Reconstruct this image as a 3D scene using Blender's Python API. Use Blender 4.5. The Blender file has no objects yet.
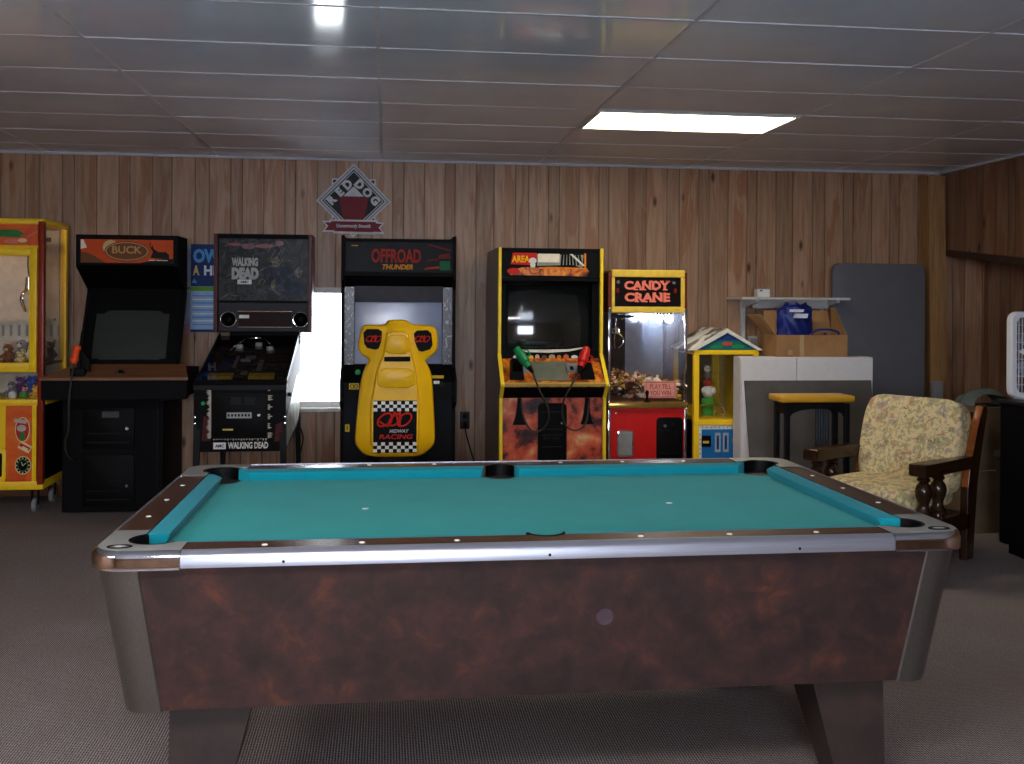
import bpy, bmesh, math, random
from mathutils import Vector, Matrix
PI = math.pi
random.seed(7)
S = bpy.context.scene
COL = S.collection

# ------------------------------------------------------------------ materials
def lin(h):
    h = h.lstrip('#'); r = []
    for i in (0, 2, 4):
        c = int(h[i:i+2], 16) / 255
        r.append(c / 12.92 if c <= .04045 else ((c + .055) / 1.055) ** 2.4)
    return (*r, 1)

class N:
    """small node helper"""
    def __init__(s, name):
        s.m = bpy.data.materials.new(name); s.m.use_nodes = True
        s.t = s.m.node_tree; s.b = s.t.nodes['Principled BSDF']
    def n(s, typ, **kw):
        x = s.t.nodes.new(typ)
        for k, v in kw.items(): setattr(x, k, v)
        return x
    def l(s, a, b): s.t.links.new(a, b)
    def coord(s, scale=(1, 1, 1), rot=(0, 0, 0), loc=(0, 0, 0)):
        c = s.n('ShaderNodeTexCoord'); mp = s.n('ShaderNodeMapping')
        mp.inputs['Scale'].default_value = scale; mp.inputs['Rotation'].default_value = rot; mp.inputs['Location'].default_value = loc
        s.l(c.outputs['Object'], mp.inputs['Vector']); return mp.outputs['Vector']
    def noise(s, vec, scale, detail=4, rough=.55, dist=0):
        x = s.n('ShaderNodeTexNoise'); x.inputs['Scale'].default_value = scale; x.inputs['Detail'].default_value = detail
        x.inputs['Roughness'].default_value = rough; x.inputs['Distortion'].default_value = dist
        if vec is not None: s.l(vec, x.inputs['Vector'])
        return x.outputs['Fac']
    def ramp(s, fac, stops, interp='LINEAR'):
        x = s.n('ShaderNodeValToRGB'); e = x.color_ramp; e.interpolation = interp
        while len(e.elements) < len(stops): e.elements.new(1)
        for el, (p, c) in zip(e.elements, sorted(stops, key=lambda q: q[0])):
            el.position = p; el.color = c if not isinstance(c, str) else lin(c)
        s.l(fac, x.inputs['Fac']); return x.outputs['Color']
    def mix(s, fac, a, b, mode='MIX'):
        x = s.n('ShaderNodeMix'); x.data_type = 'RGBA'; x.blend_type = mode
        for v, i in ((fac, 0), (a, 6), (b, 7)):
            if isinstance(v, (int, float, tuple)): x.inputs[i].default_value = v
            else: s.l(v, x.inputs[i])
        return x.outputs[2]
    def math(s, op, a, b=None):
        x = s.n('ShaderNodeMath'); x.operation = op
        for v, i in ((a, 0), (b, 1)):
            if v is None: continue
            if isinstance(v, (int, float)): x.inputs[i].default_value = v
            else: s.l(v, x.inputs[i])
        return x.outputs[0]
    def bump(s, h, strength=.2, dist=.002):
        x = s.n('ShaderNodeBump'); x.inputs['Strength'].default_value = strength; x.inputs['Distance'].default_value = dist
        s.l(h, x.inputs['Height']); s.l(x.outputs['Normal'], s.b.inputs['Normal'])
    def set(s, color=None, rough=None, metal=None, spec=None):
        for k, v in (('Base Color', color), ('Roughness', rough), ('Metallic', metal), ('Specular IOR Level', spec)):
            if v is None: continue
            if isinstance(v, str): v = lin(v)
            if isinstance(v, (int, float, tuple)): s.b.inputs[k].default_value = v
            else: s.l(v, s.b.inputs[k])
        return s.m

MATS = {}
def P(name, hexc, rough=.5, metal=0, spec=.25, var=.12, scale=18, bump=0):
    """plain principled material with a little procedural mottling"""
    if name in MATS: return MATS[name]
    k = N(name); c = lin(hexc)
    v = k.coord(); f = k.noise(v, scale, 5)
    lo = tuple(max(0, x * (1 - var)) for x in c[:3]) + (1,); hi = tuple(min(1, x * (1 + var)) for x in c[:3]) + (1,)
    col = k.ramp(f, [(.3, lo), (.7, hi)])
    k.set(col, rough, metal, spec)
    if bump: k.bump(f, bump, .003)
    MATS[name] = k.m; return k.m

def emis(name, hexc, strength):
    k = N(name); c = lin(hexc); f = k.noise(k.coord(), 9, 2)
    col = k.ramp(f, [(0, c), (1, c)])
    k.b.inputs['Base Color'].default_value = c; k.l(col, k.b.inputs['Emission Color']); k.b.inputs['Emission Strength'].default_value = strength
    return k.m

def glass(name, tint='#ffffff', refl=1.0, rough=.02):
    k = N(name); t = k.t
    t.nodes.remove(k.b)
    out = [x for x in t.nodes if x.type == 'OUTPUT_MATERIAL'][0]
    tr = k.n('ShaderNodeBsdfTransparent'); gl = k.n('ShaderNodeBsdfGlossy'); fr = k.n('ShaderNodeFresnel'); mx = k.n('ShaderNodeMixShader')
    f = k.noise(k.coord(), 6, 2)
    c = lin(tint); k.l(k.ramp(f, [(0, c), (1, tuple(x * .97 for x in c[:3]) + (1,))]), tr.inputs['Color'])
    gl.inputs['Roughness'].default_value = rough; geo = k.n('ShaderNodeNewGeometry'); k.l(k.math('SUBTRACT', 1.45, k.math('MULTIPLY', geo.outputs['Backfacing'], .76)), fr.inputs['IOR'])
    k.l(k.math('MULTIPLY', fr.outputs[0], refl), mx.inputs[0]); k.l(tr.outputs[0], mx.inputs[1]); k.l(gl.outputs[0], mx.inputs[2])
    k.l(mx.outputs[0], out.inputs['Surface']); return k.m

def panel_wall(name, axis, seed=0, tone=1):
    """random-width vertical plank panelling with knots"""
    k = N(name); tc = k.n('ShaderNodeTexCoord'); sp = k.n('ShaderNodeSeparateXYZ'); k.l(tc.outputs['Object'], sp.inputs[0])
    a = sp.outputs['X' if axis == 'x' else 'Y']
    s = k.math('ADD', k.math('DIVIDE', a, 1.22), 20.17 + seed)
    t = k.math('FRACT', s); sheet = k.math('FLOOR', s)
    pos = [0, .085, .215, .285, .415, .545, .61, .745, .86]
    tints = [.50, .78, .38, .62, .92, .45, .70, .30, .84]
    tint = k.ramp(t, [(p, (v, v, v, 1)) for p, v in zip(pos, tints)], 'CONSTANT')
    g = [(0, (0, 0, 0, 1)), (.004, (1, 1, 1, 1))]
    for p in pos[1:]: g += [(p - .0045, (1, 1, 1, 1)), (p, (0, 0, 0, 1)), (p + .0045, (1, 1, 1, 1))]
    g += [(.997, (1, 1, 1, 1)), (1, (0, 0, 0, 1))]
    groove = k.ramp(t, g)
    # per plank offset so the grain breaks at the grooves
    off = k.n('ShaderNodeCombineXYZ'); k.l(k.math('MULTIPLY', tint, 37.0), off.inputs[2]); k.l(k.math('MULTIPLY', sheet, 3.7), off.inputs[0])
    add = k.n('ShaderNodeVectorMath'); add.operation = 'ADD'; k.l(tc.outputs['Object'], add.inputs[0]); k.l(off.outputs[0], add.inputs[1])
    mp = k.n('ShaderNodeMapping'); k.l(add.outputs[0], mp.inputs[0]); mp.inputs['Scale'].default_value = (16, 16, 1.1)
    fine = k.noise(mp.outputs[0], 2.2, 6, .6, .4)
    mp2 = k.n('ShaderNodeMapping'); k.l(add.outputs[0], mp2.inputs[0]); mp2.inputs['Scale'].default_value = (7, 7, .9)
    cath = k.noise(mp2.outputs[0], 1.3, 3, .5, 1.2)
    base = k.ramp(fine, [(.25, '#8a6951'), (.5, '#a8856b'), (.78, '#ba9a80')])
    warm = k.ramp(cath, [(.52, (0, 0, 0, 1)), (.6, (.75, .75, .75, 1)), (.8, (.4, .4, .4, 1))])
    c = k.mix(warm, base, lin('#96623f'))
    tl = k.ramp(tint, [(.25, (.78, .75, .72, 1)), (.95, (1.12, 1.1, 1.08, 1))])
    c = k.mix(1.0, c, tl, 'MULTIPLY')
    vo = k.n('ShaderNodeTexVoronoi'); mp3 = k.n('ShaderNodeMapping'); k.l(add.outputs[0], mp3.inputs[0]); mp3.inputs['Scale'].default_value = (5.5, 5.5, 2.2)
    k.l(mp3.outputs[0], vo.inputs['Vector']); vo.inputs['Scale'].default_value = 1
    kn = k.ramp(vo.outputs['Distance'], [(.04, (1, 1, 1, 1)), (.13, (0, 0, 0, 1))])
    c = k.mix(kn, c, lin('#4c2c18'))
    c = k.mix(groove, lin('#2c1c12'), c)
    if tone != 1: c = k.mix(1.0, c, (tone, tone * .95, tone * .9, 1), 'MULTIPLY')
    k.set(c, .42, 0, .4); k.bump(groove, .5, .003)
    return k.m

def carpet():
    k = N('loop_pile_carpet'); v = k.coord()
    w = k.n('ShaderNodeTexWave'); w.wave_type = 'BANDS'; w.bands_direction = 'X'; k.l(v, w.inputs['Vector'])
    w.inputs['Scale'].default_value = 34; w.inputs['Distortion'].default_value = 1.5; w.inputs['Detail'].default_value = 2; w.inputs['Detail Scale'].default_value = 3
    w2 = k.n('ShaderNodeTexWave'); w2.wave_type = 'BANDS'; w2.bands_direction = 'Y'; k.l(v, w2.inputs['Vector'])
    w2.inputs['Scale'].default_value = 26; w2.inputs['Distortion'].default_value = 2.5; w2.inputs['Detail'].default_value = 2
    h = k.math('ADD', k.math('MULTIPLY', w.outputs['Fac'], .65), k.math('MULTIPLY', w2.outputs['Fac'], .35))
    n1 = k.noise(v, 140, 4, .7); n2 = k.noise(v, 1.3, 4)
    c = k.ramp(k.math('ADD', k.math('MULTIPLY', h, .6), k.math('MULTIPLY', n1, .4)), [(.27, '#2a282f'), (.5, '#807573'), (.7, '#b8aba6')])
    c = k.mix(k.ramp(n2, [(.35, (0, 0, 0, 1)), (.7, (.5, .5, .5, 1))]), c, lin('#7d6a60'))
    k.set(c, .95, 0, .1); k.bump(h, .7, .004); return k.m

def laminate(name, stops, rough=.4, scale=3.2, spec=.4):
    k = N(name); v = k.coord(); f = k.noise(v, scale, 8, .72, .5); g = k.noise(v, scale * .55, 3, .5)
    c = k.ramp(k.math('ADD', k.math('MULTIPLY', f, .65), k.math('MULTIPLY', g, .35)), stops)
    k.set(c, rough, 0, spec); return k.m

def woodgrain(name, lo, hi, axis='x', rough=.35, spec=.5):
    k = N(name); sc = {'x': (1.5, 22, 22), 'y': (22, 1.5, 22), 'z': (22, 22, 1.5)}[axis]
    f = k.noise(k.coord(sc), 2.0, 6, .6, .6)
    k.set(k.ramp(f, [(.25, lo), (.75, hi)]), rough, 0, spec); return k.m

def felt(name, hexc):
    k = N(name); v = k.coord(); f = k.noise(v, 420, 3, .7); g = k.noise(v, 5, 4); c = lin(hexc)
    lo = tuple(x * .86 for x in c[:3]) + (1,); hi = tuple(x * 1.12 for x in c[:3]) + (1,)
    k.set(k.ramp(k.math('ADD', k.math('MULTIPLY', f, .6), k.math('MULTIPLY', g, .4)), [(.3, lo), (.7, hi)]), .9, 0, .15)
    k.b.inputs['Sheen Weight'].default_value = .07; k.b.inputs['Sheen Roughness'].default_value = .4; k.bump(f, .15, .001); return k.m

def brushed(name, hexc, rough=.32, axis='x', metal=1):
    k = N(name); sc = {'x': (3, 160, 160), 'y': (160, 3, 160), 'z': (160, 160, 3)}[axis]
    f = k.noise(k.coord(sc), 2, 4, .6); c = lin(hexc)
    k.set(k.ramp(f, [(.3, tuple(x * .8 for x in c[:3]) + (1,)), (.7, c)]), rough, metal, .5); k.bump(f, .08, .0006); return k.m

def blotch(name, stops, scale=4, rough=.4, dist=1.0, sc=(1, 1, 1), spec=.4):
    k = N(name); f = k.noise(k.coord(sc), scale, 6, .6, dist); k.set(k.ramp(f, stops), rough, 0, spec); return k.m

def ceiling_mat():
    k = N('vinyl_faced_tile'); v = k.coord(); f = k.noise(v, 2.0, 5); g = k.noise(v, 60, 3)
    c = k.ramp(f, [(.3, '#d2dbec'), (.7, '#e2ebfa')])
    k.set(c, .1, 0, .5); k.bump(g, .03, .0006); return k.m

def floral(name):
    k = N(name); v = k.coord()
    c = lin('#d2bf92')
    for i, (sc, th, h) in enumerate(((19, .565, '#858763'), (16, .60, '#a87264'), (23, .60, '#8d8088'), (34, .60, '#a0905c'), (28, .63, '#5f6446'))):
        f = k.noise(k.coord((1, 1, 1), (0, 0, .7 * i), (3.1 * i, 1.7 * i, 2.3 * i)), sc, 3, .55, 1.2)
        m = k.ramp(f, [(th - .03, (0, 0, 0, 1)), (th + .02, (.65, .65, .65, 1))]); c = k.mix(m, c, lin(h))
    k.set(c, .9, 0, .15); k.bump(k.noise(v, 30, 3), .25, .004); return k.m

BLACK = P('black_laminate', '#070608', .6, spec=.1)
BLACKP = P('black_plastic', '#060607', .55, spec=.1)
BLACKM = P('satin_black_metal', '#0e0e10', .5, .2, spec=.2)
RUBBER = P('black_rubber', '#121212', .7)
NAVY = P('dark_charcoal_front', '#0f1015', .55, spec=.12)
YEL = P('yellow_paint', '#fccb1e', .38, var=.05)
YELP = P('yellow_moulded_plastic', '#f2ba0c', .33, var=.06, scale=6)
YELT = P('yellow_edge_moulding', '#f2d030', .35, var=.04)
RED = P('red_laminate', '#c81a18', .4, var=.06)
CHROME = P('chrome', '#d8d8da', .08, 1, var=.03)
STEEL = brushed('brushed_steel', '#b9babf', .3)
WHITE = P('white_enamel', '#e4e2de', .45, var=.04)
GREY = P('grey_plastic', '#8a8a8c', .5)
DARKGLASS = P('dark_screen_glass', '#15171a', .06, spec=.6, var=.02)
BROWNWOOD = woodgrain('brown_laminate_wood', '#5d3a24', '#8a5a38', 'x', .35)
PANE = glass('clear_pane')
def flat(name, h, rough=.5): return P(name, h, max(rough, .5), var=.06, scale=30, spec=.12)

# ------------------------------------------------------------------ mesh builder
ROOT = {}
class B:
    def __init__(s, *mats): s.bm = bmesh.new(); s.mats = list(mats); s.k = 0
    def _mi(s, faces, m):
        for f in faces: f.material_index = m
    def mi(s, mat):
        if isinstance(mat, int): return mat
        if mat not in s.mats: s.mats.append(mat)
        return s.mats.index(mat)
    def faces(s, vs, fs, m=0):
        v = [s.bm.verts.new(p) for p in vs]; out = []
        for f in fs:
            try: out.append(s.bm.faces.new([v[i] for i in f]))
            except ValueError: pass
        s._mi(out, s.mi(m)); return out
    def box(s, x0, x1, y0, y1, z0, z1, m=0, bev=0, seg=2):
        e = (s.k % 9) * .00012; s.k += 1; x0 += e; x1 -= e; y0 += e; y1 -= e; z0 += e; z1 -= e
        vs = [(x, y, z) for x in (x0, x1) for y in (y0, y1) for z in (z0, z1)]
        fs = s.faces(vs, [(0, 1, 3, 2), (4, 6, 7, 5), (0, 4, 5, 1), (2, 3, 7, 6), (0, 2, 6, 4), (1, 5, 7, 3)], m)
        if bev:
            es = list({e for f in fs for e in f.edges})
            r = bmesh.ops.bevel(s.bm, geom=es, offset=bev, segments=seg, profile=.5, affect='EDGES'); s._mi(r['faces'], s.mi(m))
        return s
    def prism(s, poly, axis, a, b, m=0, bev=0, mcap=None):
        def pt(p, t):
            return {'x': (t, p[0], p[1]), 'y': (p[0], t, p[1]), 'z': (p[0], p[1], t)}[axis]
        n = len(poly)
        vs = [pt(p, a) for p in poly] + [pt(p, b) for p in poly]
        fs = s.faces(vs, [tuple(range(n)), tuple(range(2 * n - 1, n - 1, -1))] + [(i, (i + 1) % n, n + (i + 1) % n, n + i) for i in range(n)], m)
        if mcap is not None:
            s._mi(fs[:2], s.mi(mcap))
        if bev:
            es = [e for e in fs[0].edges] + [e for e in fs[1].edges]
            r = bmesh.ops.bevel(s.bm, geom=es, offset=bev, segments=3, profile=.5, affect='EDGES')
            if mcap is None: s._mi(r['faces'], s.mi(m))
        return s
    def loft(s, rings, m=0, cap=True, closed=True):
        n = len(rings[0]); vs = [p for r in rings for p in r]; fs = []
        for j in range(len(rings) - 1):
            for i in range(n if closed else n - 1):
                k = (i + 1) % n; fs.append((j*n+i, j*n+k, (j+1)*n+k, (j+1)*n+i))
        if cap and closed: fs += [tuple(range(n - 1, -1, -1)), tuple(range((len(rings) - 1) * n, len(rings) * n))]
        s.faces(vs, fs, m); return s
    def cyl(s, p0, p1, r0, r1=None, n=16, m=0, cap=True):
        p0, p1 = Vector(p0), Vector(p1); r1 = r0 if r1 is None else r1; d = (p1 - p0).normalized()
        a = d.orthogonal().normalized(); c = d.cross(a)
        R = [[p + (a * math.cos(t) + c * math.sin(t)) * r for t in [2 * PI * i / n for i in range(n)]] for p, r in ((p0, r0), (p1, r1))]
        return s.loft(R, m, cap)
    def tube(s, pts, r, n=8, m=0, smooth=True):
        pts = [Vector(p) for p in pts]
        if smooth and len(pts) > 2:
            out = []
            for i in range(len(pts) - 1):
                p0, p1, p2, p3 = pts[max(i - 1, 0)], pts[i], pts[i + 1], pts[min(i + 2, len(pts) - 1)]
                for k in range(6):
                    t = k / 6
                    out.append(.5 * ((2 * p1) + (p2 - p0) * t + (2 * p0 - 5 * p1 + 4 * p2 - p3) * t * t + (3 * p1 - p0 - 3 * p2 + p3) * t ** 3))
            pts = out + [pts[-1]]
        rings = []; a = None
        for i, p in enumerate(pts):
            d = (pts[min(i + 1, len(pts) - 1)] - pts[max(i - 1, 0)]).normalized()
            a = d.orthogonal().normalized() if a is None else (a - d * a.dot(d)).normalized()
            c = d.cross(a); rr = r(i / (len(pts) - 1)) if callable(r) else r
            rings.append([p + (a * math.cos(t) + c * math.sin(t)) * rr for t in [2 * PI * j / n for j in range(n)]])
        return s.loft(rings, m)
    def ball(s, c, r, m=0, u=12, v=8):
        r = (r, r, r) if isinstance(r, (int, float)) else r
        g = bmesh.ops.create_uvsphere(s.bm, u_segments=u, v_segments=v, radius=1, matrix=Matrix.Translation(c) @ Matrix.Diagonal((*r, 1)))
        s._mi({f for w in g['verts'] for f in w.link_faces}, s.mi(m)); return s
    def lathe(s, prof, c, n=20, m=0, axis='z', cap=True):
        rings = []
        for r, h in prof:
            ring = []
            for i in range(n):
                t = 2 * PI * i / n; x, y = r * math.cos(t), r * math.sin(t)
                ring.append(Vector(c) + Vector({'z': (x, y, h), 'y': (x, h, -y), 'x': (h, x, y)}[axis]))
            rings.append(ring)
        return s.loft(rings, m, cap)
    def grid(s, fn, nu, nv, m=0):
        vs = [fn(i / nu, j / nv) for j in range(nv + 1) for i in range(nu + 1)]
        s.faces(vs, [(j*(nu+1)+i, j*(nu+1)+i+1, (j+1)*(nu+1)+i+1, (j+1)*(nu+1)+i) for j in range(nv) for i in range(nu)], m); return s
    def decal(s, poly, y, m=0, th=.0015):
        """flat print standing in the x-z plane at depth y, a hair thick"""
        s.k += 1; y -= s.k * .00005
        return s.prism(poly, 'y', y - th, y, m)
    def rect(s, x0, x1, z0, z1, y, m=0, th=.0015): return s.decal([(x0, z0), (x1, z0), (x1, z1), (x0, z1)], y, m, th)
    def text(s, body, x, z, y, size, m=0, bold=0, width=None, shear=0, rot=0, th=.001, tilt=0):
        cu = bpy.data.curves.new('tmp', 'FONT'); cu.body = body; cu.size = 1; cu.align_x = 'CENTER'; cu.align_y = 'CENTER'
        cu.offset = bold; cu.extrude = .001; cu.shear = shear; cu.resolution_u = 3
        o = bpy.data.objects.new('tmp', cu); COL.objects.link(o)
        me = bpy.data.meshes.new_from_object(o.evaluated_get(bpy.context.evaluated_depsgraph_get()))
        bpy.data.objects.remove(o); bpy.data.curves.remove(cu)
        co = [v.co for v in me.vertices]; x0, x1 = min(c.x for c in co), max(c.x for c in co); y0, y1 = min(c.y for c in co), max(c.y for c in co)
        sy = size / (y1 - y0); sx = width / (x1 - x0) if width else sy
        s.k += 1; y -= s.k * .00005
        M = Matrix.Translation((x, y - th, z)) @ Matrix.Rotation(tilt, 4, 'X') @ Matrix.Rotation(-rot, 4, 'Y') @ Matrix.Rotation(PI / 2, 4, 'X') @ Matrix.Diagonal((sx, sy, th / .001, 1)) @ Matrix.Translation((-(x0 + x1) / 2, -(y0 + y1) / 2, 0))
        me.transform(M); nf = len(s.bm.faces); s.bm.from_mesh(me); s.bm.faces.ensure_lookup_table()
        s._mi(s.bm.faces[nf:], s.mi(m)); bpy.data.meshes.remove(me); return s
    def xf(s, M): s.bm.transform(M); return s
    def done(s, name, parent=None, smooth=True, local=False, label=None, normals=True):
        if normals: bmesh.ops.recalc_face_normals(s.bm, faces=s.bm.faces)
        if parent is not None and not local:
            r = parent
            while r.parent: r = r.parent
            bmesh.ops.translate(s.bm, verts=s.bm.verts, vec=-r.location)
        me = bpy.data.meshes.new(name); s.bm.to_mesh(me); s.bm.free()
        for m in s.mats: me.materials.append(m)
        if smooth:
            for p in me.polygons: p.use_smooth = True
            me.set_sharp_from_angle(angle=math.radians(35))
        o = bpy.data.objects.new(name, me); COL.objects.link(o)
        if parent is not None: o.parent = parent
        if label: o['label'] = label
        return o

def thing(name, label, cat, loc=(0, 0, 0), rz=0, group=None):
    o = bpy.data.objects.new(name, None); COL.objects.link(o); o.location = loc; o.rotation_euler = (0, 0, rz); o.empty_display_size = .1
    return tag(o, label, cat, group)
def tag(o, label, cat, group=None):
    o['label'] = label; o['category'] = cat
    if group: o['group'] = group
    return o
def struct(o): o['kind'] = 'structure'; return o
def rrect(x0, x1, z0, z1, r, n=5):
    out = []
    for cx, cz, a in ((x1 - r, z1 - r, 0), (x0 + r, z1 - r, 90), (x0 + r, z0 + r, 180), (x1 - r, z0 + r, 270)):
        for i in range(n + 1):
            t = math.radians(a + 90 * i / n); out.append((cx + r * math.cos(t), cz + r * math.sin(t)))
    return out
def ellipse(cx, cz, a, b, n=24): return [(cx + a * math.cos(2 * PI * i / n), cz + b * math.sin(2 * PI * i / n)) for i in range(n)]

# ------------------------------------------------------------------ room
WY, H, XL, XR, YR = 7.90, 2.536, -4.3, 4.556, -3.2
wallmat = panel_wall('plank_panelling', 'x'); wallmat_shaded = panel_wall('plank_panelling_shaded', 'y', .4, .62)  # side copy darkened: the right wall's dimmer light put into its colour
b = B(carpet()); b.box(XL, 4.95, YR, WY, -.06, 0); struct(b.done('floor', smooth=False))
WX0, WX1, WZ0, WZ1 = -.95, -.17, .64, 1.56
b = B(wallmat)
b.box(XL, WX0, WY, WY + .1, 0, H + .02); b.box(WX1, 4.95, WY, WY + .1, 0, H + .02)
b.box(WX0, WX1, WY, WY + .1, 0, WZ0); b.box(WX0, WX1, WY, WY + .1, WZ1, H + .02)
struct(b.done('wall_back', smooth=False))
XA = 4.95
b = B(wallmat_shaded)
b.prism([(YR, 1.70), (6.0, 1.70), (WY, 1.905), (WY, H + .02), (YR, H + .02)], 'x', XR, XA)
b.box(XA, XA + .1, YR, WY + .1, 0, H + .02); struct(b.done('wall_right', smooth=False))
b = B(wallmat_shaded); b.box(XL - .1, XL, YR, WY + .1, 0, H + .02); struct(b.done('wall_left', smooth=False))
# wall behind the viewer with a wide window
RX0, RX1, RZ0, RZ1 = -1.0, 1.0, 1.1, 2.15
b = B(wallmat)
b.box(XL, RX0, YR - .1, YR, 0, H + .02); b.box(RX1, 4.95, YR - .1, YR, 0, H + .02)
b.box(RX0, RX1, YR - .1, YR, 0, RZ0); b.box(RX0, RX1, YR - .1, YR, RZ1, H + .02)
struct(b.done('wall_front', smooth=False))
wf = P('white_window_frame', '#dcd8d2', .5)
def window(name, x0, x1, z0, z1, y, inward):
    b = B(wf); t = .045
    b.box(x0, x0 + t, y, y + .09, z0, z1); b.box(x1 - t, x1, y, y + .09, z0, z1); b.box(x0, x1, y, y + .09, z1 - t, z1); b.box(x0, x1, y, y + .09, z0, z0 + t)
    b.box(x0, x1, y + .03, y + .06, (z0 + z1) / 2 - .012, (z0 + z1) / 2 + .012) if not inward else None
    f = struct(b.done(name, smooth=False))
    g = B(PANE); g.box(x0 + t, x1 - t, y + .042, y + .047, z0 + t, z1 - t); struct(g.done('pane', f, smooth=False))
    s = B(wf); s.box(x0 - .06, x1 + .06, y - .05 if inward else y + .04, y + .05 if inward else y + .15, z0 - .03, z0, bev=.006); struct(s.done('sill', f, smooth=False))
window('window_1', WX0, WX1, WZ0, WZ1, WY, True); window('window_2', RX0, RX1, RZ0, RZ1, YR - .1, False)
# ceiling: 2 x 4 ft lay-in tiles, every tile hangs a touch differently
GX, GY, TX, TY = -1.256, 4.417, 1.22, .61
b = B(ceiling_mat())
xs = [GX + TX * i for i in range(-4, 7)]; ys = [GY + TY * j for j in range(-14, 8)]
LIGHTS = [(2, 2), (0, -7), (-2, -6)]
rt = random.Random(3)
for i in range(len(xs) - 1):
    for j in range(len(ys) - 1):
        x0, x1, y0, y1 = max(xs[i], XL), min(xs[i+1], XR), max(ys[j], YR), min(ys[j+1], WY)
        if x1 <= x0 + .01 or y1 <= y0 + .01 or (i - 4, j - 14) in LIGHTS: continue
        tx, ty = rt.uniform(-.0035, .0035), rt.uniform(-.002, .006); sag = rt.uniform(.0015, .004)
        def fn(u, v):
            return (x0 + (x1 - x0) * u, y0 + (y1 - y0) * v, H + .012 + tx * (u - .5) * .6 + ty * (v - .5) * .6 - sag * 16 * u * (1 - u) * v * (1 - v))
        b.grid(fn, 6, 4)
b.box(XL, XR, YR, WY, H + .03, H + .08)
ceil = struct(b.done('ceiling', normals=False))
g = B(P('ceiling_grid_paint', '#bcbdc6', .5, spec=.2))
for x in xs:
    if XL < x < XR: g.box(x - .009, x + .009, YR, WY, H + .0095, H + .02)
for y in ys:
    if YR < y < WY: g.box(XL, XR, y - .008, y + .008, H + .0095, H + .02)
g.box(XL, XR, WY - .025, WY, H - .004, H + .02); g.box(XR - .025, XR, YR, WY, H - .004, H + .02)
struct(g.done('ceiling_grid', ceil, smooth=False))
LAMP = emis('lit_diffuser', '#fff4dc', 9.0)
def fixture(i, j, label, mat=LAMP):
    x0, y0 = GX + TX * i, GY + TY * j
    t = thing('ceiling_light', label, 'light', (x0 + TX / 2, y0 + TY / 2, H))
    d = B(mat); d.box(x0 + .03, x0 + TX - .03, y0 + .03, y0 + TY - .03, H + .012, H + .02); d.done('diffuser', t, smooth=False)
    f = B(P('lamp_frame_white', '#cfccc4', .5))
    f.box(x0 + .012, x0 + .03, y0 + .012, y0 + TY - .012, H + .003, H + .025); f.box(x0 + TX - .03, x0 + TX - .012, y0 + .012, y0 + TY - .012, H + .003, H + .025)
    f.box(x0 + .03, x0 + TX - .03, y0 + .012, y0 + .03, H + .003, H + .025); f.box(x0 + .03, x0 + TX - .03, y0 + TY - .03, y0 + TY - .012, H + .003, H + .025)
    f.done('frame', t, smooth=False)
fixture(2, 2, 'lit rectangular fluorescent panel set into the ceiling grid above the candy machine')
FILL_LAMP = emis('fill_diffuser', '#f6f4f4', 31)  # strong unseen panels added behind the viewer to light the near half
fixture(0, -7, 'added unseen lit ceiling panel just above and behind the viewer', FILL_LAMP); fixture(-2, -6, 'added unseen lit ceiling panel behind the viewer near the left wall', FILL_LAMP)
# corner post, ledge, baseboards
PINE = woodgrain('rough_pine_board', '#7d5a38', '#b08656', 'z', .6, .3)
b = B(PINE); b.loft([[(4.43, 7.76, 0), (4.55, 7.76, 0), (4.55, 7.9, 0), (4.43, 7.9, 0)], [(4.37, 7.76, H - .03), (4.52, 7.76, H - .03), (4.52, 7.9, H - .03), (4.37, 7.9, H - .03)]])
struct(b.done('trim_1', smooth=False))
DARKW = woodgrain('dark_stained_board', '#2a1a12', '#40291b', 'y', .5)
b = B(DARKW); b.prism([(3.5, 1.665), (6.0, 1.665), (WY - .14, 1.855), (WY - .14, 1.905), (6.0, 1.712), (3.5, 1.712)], 'x', XR - .03, XR + .05); struct(b.done('trim_2', smooth=False))
b = B(BROWNWOOD); b.box(XL, 4.94, WY - .012, WY, 0, .08); struct(b.done('baseboard_back', smooth=False))
b = B(BROWNWOOD); b.box(4.938, 4.95, YR, WY, 0, .08); struct(b.done('baseboard_right', smooth=False))

# ------------------------------------------------------------------ pool table
TCX, TCY = .453, 3.397
HL, HW, ZT, ZB = 1.212, .71, .81, .77
pt = thing('pool_table', 'coin-operated pool table with teal cloth, chrome corners and mottled maroon body', 'pool table', (TCX, TCY, 0))
MAROON = laminate('maroon_mottled_laminate', [(.32, '#221919'), (.47, '#322423'), (.56, '#3f2926'), (.69, '#5c3524')], .45, 13)
LEGM = laminate('dark_mottled_laminate', [(.3, '#221a17'), (.5, '#302420'), (.7, '#3f2e27')], .5, 6)
RAILW = woodgrain('walnut_rail_laminate', '#3c271a', '#5c3d28', 'x', .25, .5)
RAILWY = woodgrain('walnut_rail_laminate_end', '#38241a', '#543829', 'y', .3, .4)
CLOTH = felt('teal_cloth', '#2aa09e'); CUSH = felt('teal_cushion_cloth', '#12909f')
SATIN = brushed('satin_cast_aluminium', '#b2b2ac', .45, 'x', .55); CORNERM = brushed('corner_steel', '#88847f', .42, 'z')
ALU = brushed('aluminium_trim', '#a2a2ac', .36, 'x', .75)
def W(u, v, z): return (TCX + u, TCY + v, z)
def rr_ring(hl, hw, r, z, n=8):
    return [W(p[0], p[1], z) for p in rrect(-hl, hl, -hw, hw, r, n)]
BT, BB = (1.197, .68), (1.140, .60)
b = B(MAROON); b.loft([rr_ring(BB[0], BB[1], .07, .362), rr_ring(BT[0], BT[1], .09, .768)]); b.done('cabinet_body', pt)
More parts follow.
